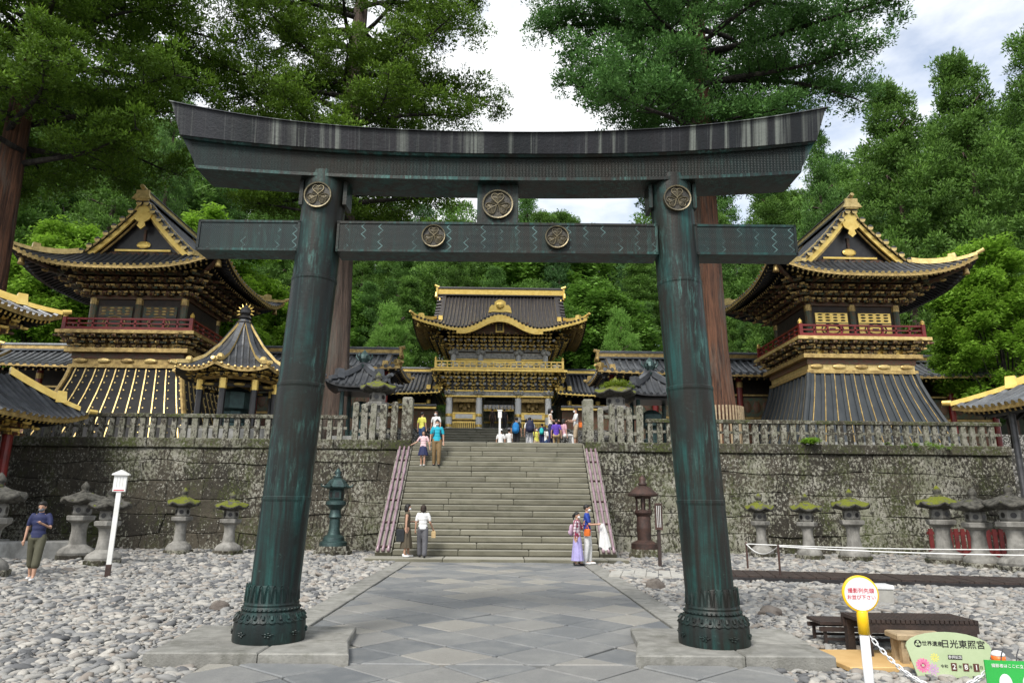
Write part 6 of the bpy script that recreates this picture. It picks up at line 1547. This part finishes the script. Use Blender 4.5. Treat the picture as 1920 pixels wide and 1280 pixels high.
def scatter_group(name, coll):
    g = bpy.data.node_groups.new(name, 'GeometryNodeTree'); g.interface.new_socket('Geometry', in_out='INPUT', socket_type='NodeSocketGeometry'); g.interface.new_socket('Geometry', in_out='OUTPUT', socket_type='NodeSocketGeometry')
    i, o = g.nodes.new('NodeGroupInput'), g.nodes.new('NodeGroupOutput'); ip = g.nodes.new('GeometryNodeInstanceOnPoints'); ci = g.nodes.new('GeometryNodeCollectionInfo')
    ci.inputs['Collection'].default_value = coll; ci.inputs['Separate Children'].default_value = True; ci.inputs['Reset Children'].default_value = True
    def na(nm, t): x = g.nodes.new('GeometryNodeInputNamedAttribute'); x.data_type = t; x.inputs['Name'].default_value = nm; return x.outputs['Attribute']
    ip.inputs['Pick Instance'].default_value = True; L = g.links.new
    L(i.outputs[0], ip.inputs['Points']); L(ci.outputs[0], ip.inputs['Instance']); L(na('idx','INT'), ip.inputs['Instance Index']); L(na('rot','FLOAT_VECTOR'), ip.inputs['Rotation']); L(na('scl','FLOAT_VECTOR'), ip.inputs['Scale']); L(ip.outputs[0], o.inputs[0])
    return g
def scatter_mesh(name, pts, rots, scl, idx):
    me = bpy.data.meshes.new(name); n = len(pts); me.vertices.add(n); me.vertices.foreach_set('co', np.asarray(pts, dtype=np.float32).ravel())
    a = me.attributes.new('rot','FLOAT_VECTOR','POINT'); a.data.foreach_set('vector', np.asarray(rots, dtype=np.float32).ravel())
    a = me.attributes.new('scl','FLOAT_VECTOR','POINT'); a.data.foreach_set('vector', np.repeat(np.asarray(scl, dtype=np.float32)[:,None],3,1).ravel())
    a = me.attributes.new('idx','INT','POINT'); a.data.foreach_set('value', np.asarray(idx, dtype=np.int32)); me.update(); return me
def scatter_obj(name, me, group, parent=None, kind=None):
    o = link(name, me, parent); md = o.modifiers.new('scatter', 'NODES'); md.node_group = group
    if kind: o['kind'] = kind
    return o

def giant_cedar(label, base, hgt, r0, z_lo, reach, limbs, seed, group, bark='bark_red', fork=None, dens=1.0, tuft=.55):
    r = random.Random(seed); t = thing('giant_cedar', label, 'tree', base); B = MB(); C = Crown()
    pts = []; rad = []
    for k in range(17):
        f = k/16; pts.append((.15*math.sin(f*5+seed), .15*math.cos(f*4+seed)*f, hgt*f-.15)); rad.append(r0*(1.35 if k == 0 else 1.08 if k == 1 else (1-f*.72)))
    n = 22; vs = []
    for p, rr in zip(pts, rad):
        for q in range(n): a = 2*math.pi*q/n; w = rr*(1+.07*math.sin(a*5+seed)+.05*math.sin(a*9+p[2]*.1)); vs.append((p[0]+w*math.cos(a), p[1]+w*math.sin(a), p[2]))
    B.add(vs, [(i*n+q, i*n+(q+1)%n, (i+1)*n+(q+1)%n, (i+1)*n+q) for i in range(16) for q in range(n)]); B.build('trunk', bark, t, smooth=True)
    L = MB(); zv = 25.0                       # above this only a loose top remains
    for k in range(limbs+14):
        low = k < limbs
        f = (k+.5)/limbs if low else (k-limbs+.5)/14; z = z_lo+(zv-z_lo)*f if low else zv+(hgt-1.0-zv)*f
        a = k*2.4+r.uniform(-.4,.4); ln = reach(a, z, (z-z_lo)/(hgt-z_lo))*r.uniform(.78,1.08)
        if ln < .6: continue
        d = Vector((math.cos(a), math.sin(a), 0)); rise = r.uniform(.05,.32); lp = []
        for q in range(8):
            g = q/7; lp.append(Vector((0,0,z))+d*ln*g+Vector((0,0,ln*(rise*g*1.2-.42*g*g+.26*g**3)))+Vector((-d.y,d.x,0))*ln*.07*math.sin(g*4+k))
        L.tube(lp, [max(.015, .036*ln**.75*(1-.9*q/7)) for q in range(8)], 6)
        nc = max(2, int(ln*(1.35*dens if low else .6)))
        for q in range(nc):
            g = .28+.72*(q+r.random())/nc; g = min(g, 1.0); i0 = min(6, int(g*7)); bp = lp[i0].lerp(lp[i0+1], g*7-i0)
            for sd in (-1, 1, 0):
                if r.random() < (.35 if sd == 0 else .08): continue
                side = Vector((-d.y,d.x,0))*sd*r.uniform(.35,1.3)*(.6+.10*ln)*(1.2-.6*g); c = bp+side+d*r.uniform(-.2,.6)+Vector((0,0,r.uniform(-.2,.55)))
                if sd: L.tube([bp, bp.lerp(c,.6)+Vector((0,0,.1)), c], [.028,.02,.010], 4)
                C.cluster(c, r.uniform(.45,1.0), int(r.uniform(4,7.5)*dens), tuft*r.uniform(.8,1.2), r, .75)
    L.build('limbs', 'bark_dark', t, smooth=True)
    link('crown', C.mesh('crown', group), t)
    return t
def reach_right(a, z, f):
    ca = math.cos(a); prof = (1-max(0,f-.35)/.65*.75)
    side = 9.6 if ca > 0 else 7.8
    if z < 14.5: return 5.0 if ca < 0 else 3.6
    if z < 17 and ca > 0: side = 5.2
    return (6.2+(side-6.2)*abs(ca))*prof
def reach_left(a, z, f):
    ca = math.cos(a); prof = (1-max(0,f-.45)/.55*.75); side = 7.6 if ca > 0 else 8.2
    if z < 13.5: return 6.2*max(.75,abs(ca))
    if z < 16.5 and ca > 0: side = 5.4
    return (6.0+(side-6.0)*abs(ca))*prof
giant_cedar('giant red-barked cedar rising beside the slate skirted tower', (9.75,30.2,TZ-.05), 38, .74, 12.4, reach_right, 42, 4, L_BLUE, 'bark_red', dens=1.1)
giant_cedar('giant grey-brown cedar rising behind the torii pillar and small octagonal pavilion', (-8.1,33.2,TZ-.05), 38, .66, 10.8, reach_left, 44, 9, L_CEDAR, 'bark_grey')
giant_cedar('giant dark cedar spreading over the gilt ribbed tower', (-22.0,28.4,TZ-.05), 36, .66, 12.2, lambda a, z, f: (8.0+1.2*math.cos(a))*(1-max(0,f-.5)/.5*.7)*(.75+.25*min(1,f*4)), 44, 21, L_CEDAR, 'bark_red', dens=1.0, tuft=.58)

t = thing('trunk_guard', 'pale slatted guard round the foot of the red-barked cedar', 'trunk guard', (9.75,30.2,TZ-.03))
sl = MB().box((0,0,.98), (.075,.03,1.96)).mesh('slat', 'pale_wood')
for k in range(44): a_ = 2*math.pi*k/44; link('slat', sl, t, (1.06*math.cos(a_), 1.06*math.sin(a_), 0), a_+math.pi/2)
for z_ in (.5, 1.6): MB().tube([(1.03*math.cos(q), 1.03*math.sin(q), z_) for q in np.linspace(0, 2*math.pi, 25)[:-1]], .02, 6, closed=True).build('hoop', 'iron_brown', t)

# ------------------------------------------------------------------ ordinary trees, a few kinds then copies
def conifer(lv, H, rad, z_lo, n, seed, shape=.6, cs=1.0, per=7):
    r = random.Random(seed); C = Crown()
    for k in range(n):
        f = ((k+.5)/n); z = z_lo+(H-z_lo)*f; prof = min(1, (f+.12)*3.2)*(1-f**(1/shape)*.86); a = k*2.399+r.uniform(-.3,.3); rr = rad*prof*r.uniform(.35,1.22); z += r.uniform(-.5,.5)*cs
        C.cluster((rr*math.cos(a), rr*math.sin(a), z-rr*.12), cs*r.uniform(.6,1.2), per-3+r.randrange(-1,3), .95*cs, r, .75)
        if k % 4 == 0: C.cluster((rr*.5*math.cos(a+1), rr*.5*math.sin(a+1), z), cs*.8, per//2-1, .9*cs, r, .6)
    T = MB(); T.tube([(0,0,-.3),(0,0,H*.4),(.2,.1,H*.75),(.1,0,H*.97)], [H*.016,H*.012,H*.007,.03], 9)
    for k in range(16):
        a = k*2.4; z = z_lo*.8+(H-z_lo)*k/17; T.tube([(0,0,z),(rad*.35*math.cos(a),rad*.35*math.sin(a),z+.4),(rad*.8*math.cos(a)*(1-k/20),rad*.8*math.sin(a)*(1-k/20),z+.1)], [.10,.07,.02], 5)
    return C.mesh('crown', lv), T.mesh('trunk', 'bark_grey', True)
def broadleaf(lv, H, rad, z_lo, n, seed, cs=.9, per=8, flat=.5):
    r = random.Random(seed); C = Crown()
    T = MB(); T.tube([(0,0,-.3),(.1,0,z_lo),(.2,.1,H*.6),(.1,.1,H*.9)], [H*.02,H*.016,H*.008,.02], 8)
    for k in range(n):
        f = (k+.5)/n; th = math.acos(1-1.75*f); a = k*2.399+r.uniform(-.4,.4); q = r.uniform(.55,1.0)
        c = Vector((rad*math.sin(th)*math.cos(a)*q, rad*math.sin(th)*math.sin(a)*q, z_lo+(H-z_lo)*(.42+.5*math.cos(th)*q)))
        C.cluster(c, cs*r.uniform(.7,1.3), per, .95*cs, r, flat)
        if k % 4 == 0: T.tube([(0,0,z_lo*.7+f*H*.3), c*.55+Vector((0,0,z_lo*.2)), c], [.09,.05,.015], 5)
    return C.mesh('crown', lv), T.mesh('trunk', 'bark_dark', True)
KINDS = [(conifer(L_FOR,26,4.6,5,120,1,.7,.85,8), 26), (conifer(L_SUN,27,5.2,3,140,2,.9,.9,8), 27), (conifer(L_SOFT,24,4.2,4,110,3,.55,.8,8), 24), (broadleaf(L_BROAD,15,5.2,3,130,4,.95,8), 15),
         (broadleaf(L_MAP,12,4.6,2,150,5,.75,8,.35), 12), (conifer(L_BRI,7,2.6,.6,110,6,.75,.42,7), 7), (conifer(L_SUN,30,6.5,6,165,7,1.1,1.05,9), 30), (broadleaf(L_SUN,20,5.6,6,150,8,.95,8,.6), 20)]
def tree(kind, px, d, top, label, name='cedar_tree', group=None, zb=None, width=None, cat='tree'):
    (cm, tm_), H0 = KINDS[kind]; p = P(px, top, d); z0 = hz(p.x, d) if zb is None else zb
    sc = max(.3, (p.z-z0)/H0); w = sc*rnd.uniform(.9,1.35) if width is None else width
    t = thing(name, label, cat, (p.x, d, z0-.1), rnd.uniform(0,6.28), group)
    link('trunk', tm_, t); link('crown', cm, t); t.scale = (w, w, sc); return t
# skyline profile of the wood on the hill
SKY = [(-150,60),(0,120),(150,150),(300,215),(420,240),(560,330),(700,375),(800,385),(900,372),(1000,368),(1060,388),(1110,432),(1180,436),(1240,400),(1320,372),(1420,350),(1500,345),(1560,300),(1700,240),(1850,200),(2000,150)]
def skyline(px): return float(np.interp(px, [a for a, b in SKY], [b for a, b in SKY]))
def where(px):
    for lim, w in ((60,'past the two-roofed hall'),(200,'over the gilt ribbed tower balcony'),(330,'over the gilt ribbed tower gable'),(450,'below the torii lintel end'),(560,'above the octagonal pavilion'),(660,'beside the grey-brown cedar trunk'),(760,'above the bright round conifer'),(850,'beside the golden gate'),(930,'over the ridge of the golden gate'),(1000,'over the golden gate ridge end'),(1080,'past the golden gate eave'),(1160,'in the skyline gap under the torii'),(1250,'beside the torii pillar near the rope'),(1340,'beside the red-barked cedar trunk'),(1450,'between red-barked cedar and slate skirted tower'),(1600,'over the slate skirted tower peak'),(1720,'over the slate skirted tower eave'),(1860,'above the light green maple')):
        if px < lim: return w
    return 'above the water pavilion' if px < 1960 else 'beyond the water pavilion'
kn = {0:'slim cedar',1:'full cedar',2:'dark pointed cedar',3:'broadleaf tree',7:'rounded tree',6:'broad cedar'}
k = 0
for d, step, off, row in ((108,62,0,'on the hill skyline'),(92,84,35,'high on the hill')):
    px = -120+off
    while px < 2060:
        tp = skyline(px)+(rnd.uniform(-6,18) if d > 100 else rnd.uniform(25,75)); kd = (0,6,1,2,7,1)[k % 6]; tree(kd, px+rnd.uniform(-18,18), d+rnd.uniform(-4,4), tp, ('%s %s, %s' % (kn[kd], row, where(px))).replace('between red-barked cedar and slate skirted tower','by the slate skirted tower'), 'forest_tree', 'trees of the hillside wood'); k += 1; px += step
for d, step, lo, hi, row in ((78,84,430,500,'low on the hill'),(67,70,500,570,'at the foot of the hill')):
    px = -60+d
    while px < 1990:
        if d < 70 and 790 < px < 1085: tp = rnd.uniform(470,520)
        else: tp = rnd.uniform(lo,hi)-(0.10*max(0,abs(px-935)-500))
        kd = (1,0,7,2,3,0,6)[k % 7]; tree(kd, px+rnd.uniform(-14,14), d+rnd.uniform(-2,2), tp, ('%s %s, %s' % (kn[kd], row, where(px))).replace('between red-barked cedar and slate skirted tower','by the slate skirted tower'), 'hillside_tree', 'trees at the foot of the wood'); k += 1; px += step
# trees one can tell apart
tree(5, 735, 57.5, 578, 'bright green rounded conifer between the octagonal pavilion and the golden gate', 'round_conifer', width=1.3)
tree(5, 1160, 57.5, 590, 'bright green rounded conifer between the golden gate and the red cedar', 'round_conifer', width=1.15)
tree(4, 410, 47, 372, 'light green maple over the corridor beside the gilt ribbed tower', 'maple_tree', zb=TZ, width=1.1)
tree(4, 520, 50, 520, 'pale green low maple behind the small octagonal pavilion', 'maple_tree', zb=TZ, width=.8)
tree(4, 150, 46, 395, 'yellow-green maple behind the roof of the gilt ribbed tower', 'maple_tree', zb=TZ, width=1.0)
tree(4, 1835, 37.5, 425, 'light green maple overhanging the corridor beside the slate skirted tower', 'maple_tree', zb=TZ, width=.80)
tree(6, 1660, 56, 170, 'broad sunlit cedar standing behind the slate skirted tower', 'cedar_tree', zb=TZ, width=1.0)
tree(6, 1790, 52, 120, 'tallest sunlit cedar standing between the slate skirted tower and the light maple', 'cedar_tree', zb=TZ, width=.95)
tree(1, 1930, 48, 70, 'tall dark cedar standing behind the light green maple and water pavilion', 'cedar_tree', zb=TZ, width=1.1)
tree(1, 1440, 60, 330, 'dark cedar standing behind the red-barked giant beside the tower', 'cedar_tree', zb=TZ+2, width=1.0)
tree(0, 1530, 66, 265, 'slim cedar with open crown behind the peak of the slate skirted tower', 'cedar_tree', zb=TZ+2, width=.9)
tree(6, 40, 47, 250, 'dark cedar standing close behind the gilt ribbed tower', 'cedar_tree', zb=TZ, width=.95)
tree(1, 235, 56, 215, 'green cedar standing behind the gable of the gilt ribbed tower', 'cedar_tree', zb=TZ, width=.95)
tree(0, 345, 62, 130, 'slim tall cedar standing between the dark giant and the grey-brown giant', 'cedar_tree', zb=TZ+2, width=.75)
tree(6, 560, 66, 345, 'broad cedar standing behind the lintel end of the bronze torii', 'cedar_tree', zb=TZ+2, width=.85)
# ferns and moss cushions
def tuft_plant(loc, n, rad, sc, label, group=L_MOSS, name='fern'):
    r = random.Random(n); C = Crown()
    for _ in range(n): C.put((r.gauss(0,rad), r.gauss(0,rad*.8), r.uniform(0,rad*.35)), sc*r.uniform(.6,1.3), r)
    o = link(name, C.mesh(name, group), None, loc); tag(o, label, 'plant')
tuft_plant((4.75,27.85,TZ+2.42), 60, .34, .20, 'bright ferns growing on the broad lantern cap behind the pickets')
tuft_plant((12.0,26.45,4.2), 26, .16, .20, 'small green fern growing at the foot of the baluster fence', L_MAP)
tuft_plant((16.2,26.35,3.95), 40, .55, .15, 'green weeds growing along the coping near the water pavilion', L_MAP, 'weeds')

# ------------------------------------------------------------------ river pebbles
def rock(seed):
    r = random.Random(seed); bm = bmesh.new(); bmesh.ops.create_icosphere(bm, subdivisions=2, radius=1); jit = [r.uniform(.90,1.10) for _ in range(200)]
    bm.verts.index_update(); ph = [r.uniform(0,6) for _ in range(6)]; sx, sy, sz = r.uniform(.95,1.45), r.uniform(.65,.9), r.uniform(.36,.58)
    for v in bm.verts:
        k = jit[v.index % 200]+.16*math.sin(2.3*v.co.x+ph[0])*math.cos(2.1*v.co.y+ph[1])+.10*math.sin(3.1*v.co.z+2*v.co.x+ph[2]); v.co = Vector((v.co.x*sx*k, v.co.y*sy*k, v.co.z*sz*k))
    me = bpy.data.meshes.new('pebble'); bm.to_mesh(me); bm.free(); me.materials.append(MATS['pebble']); me.polygons.foreach_set('use_smooth', [True]*len(me.polygons)); return me
pc = bpy.data.collections.new('pebble_shapes')
for k in range(7): pc.objects.link(bpy.data.objects.new('pebble_shape_%d' % k, rock(k)))
rg = np.random.default_rng(5); pts = []; rots = []; scl = []; idx = []
y = 4.6
while y < 26.45:
    s_ = .060 if y < 12 else .074 if y < 17 else .095; half = .80*y+2.0; xs_ = np.arange(-half, half, s_)
    for x in xs_:
        X, Y = x+rg.uniform(-.5,.5)*s_, y+rg.uniform(-.5,.5)*s_
        if (abs(X-X0) < HW+.47 and Y > 9.5) or (-3.85 < X < 3.8 and 7.92 < Y < 9.82) or (-3.14 < X < 3.0 and Y < 8.05): continue
        if abs(X) < 4.1 and Y > 21.6: continue
        if 3.75 < X < 5.25 and 7.9 < Y < 8.92: continue
        sz = s_*.62*float(np.clip(rg.lognormal(0,.36), .5, 2.4)); pts.append((X,Y,-.03+sz*.30+rg.uniform(0,.02))); rots.append((rg.normal(0,.22), rg.normal(0,.22), rg.uniform(0,6.28))); scl.append(sz); idx.append(int(rg.integers(0,7)))
    y += s_
gv = scatter_obj('gravel', scatter_mesh('gravel', pts, rots, scl, idx), scatter_group('gravel_scatter', pc), None, 'stuff')
gv['label'] = 'pale grey river pebbles covering the courtyard'; gv['category'] = 'gravel'
bpy.data.scenes.remove(TMP)
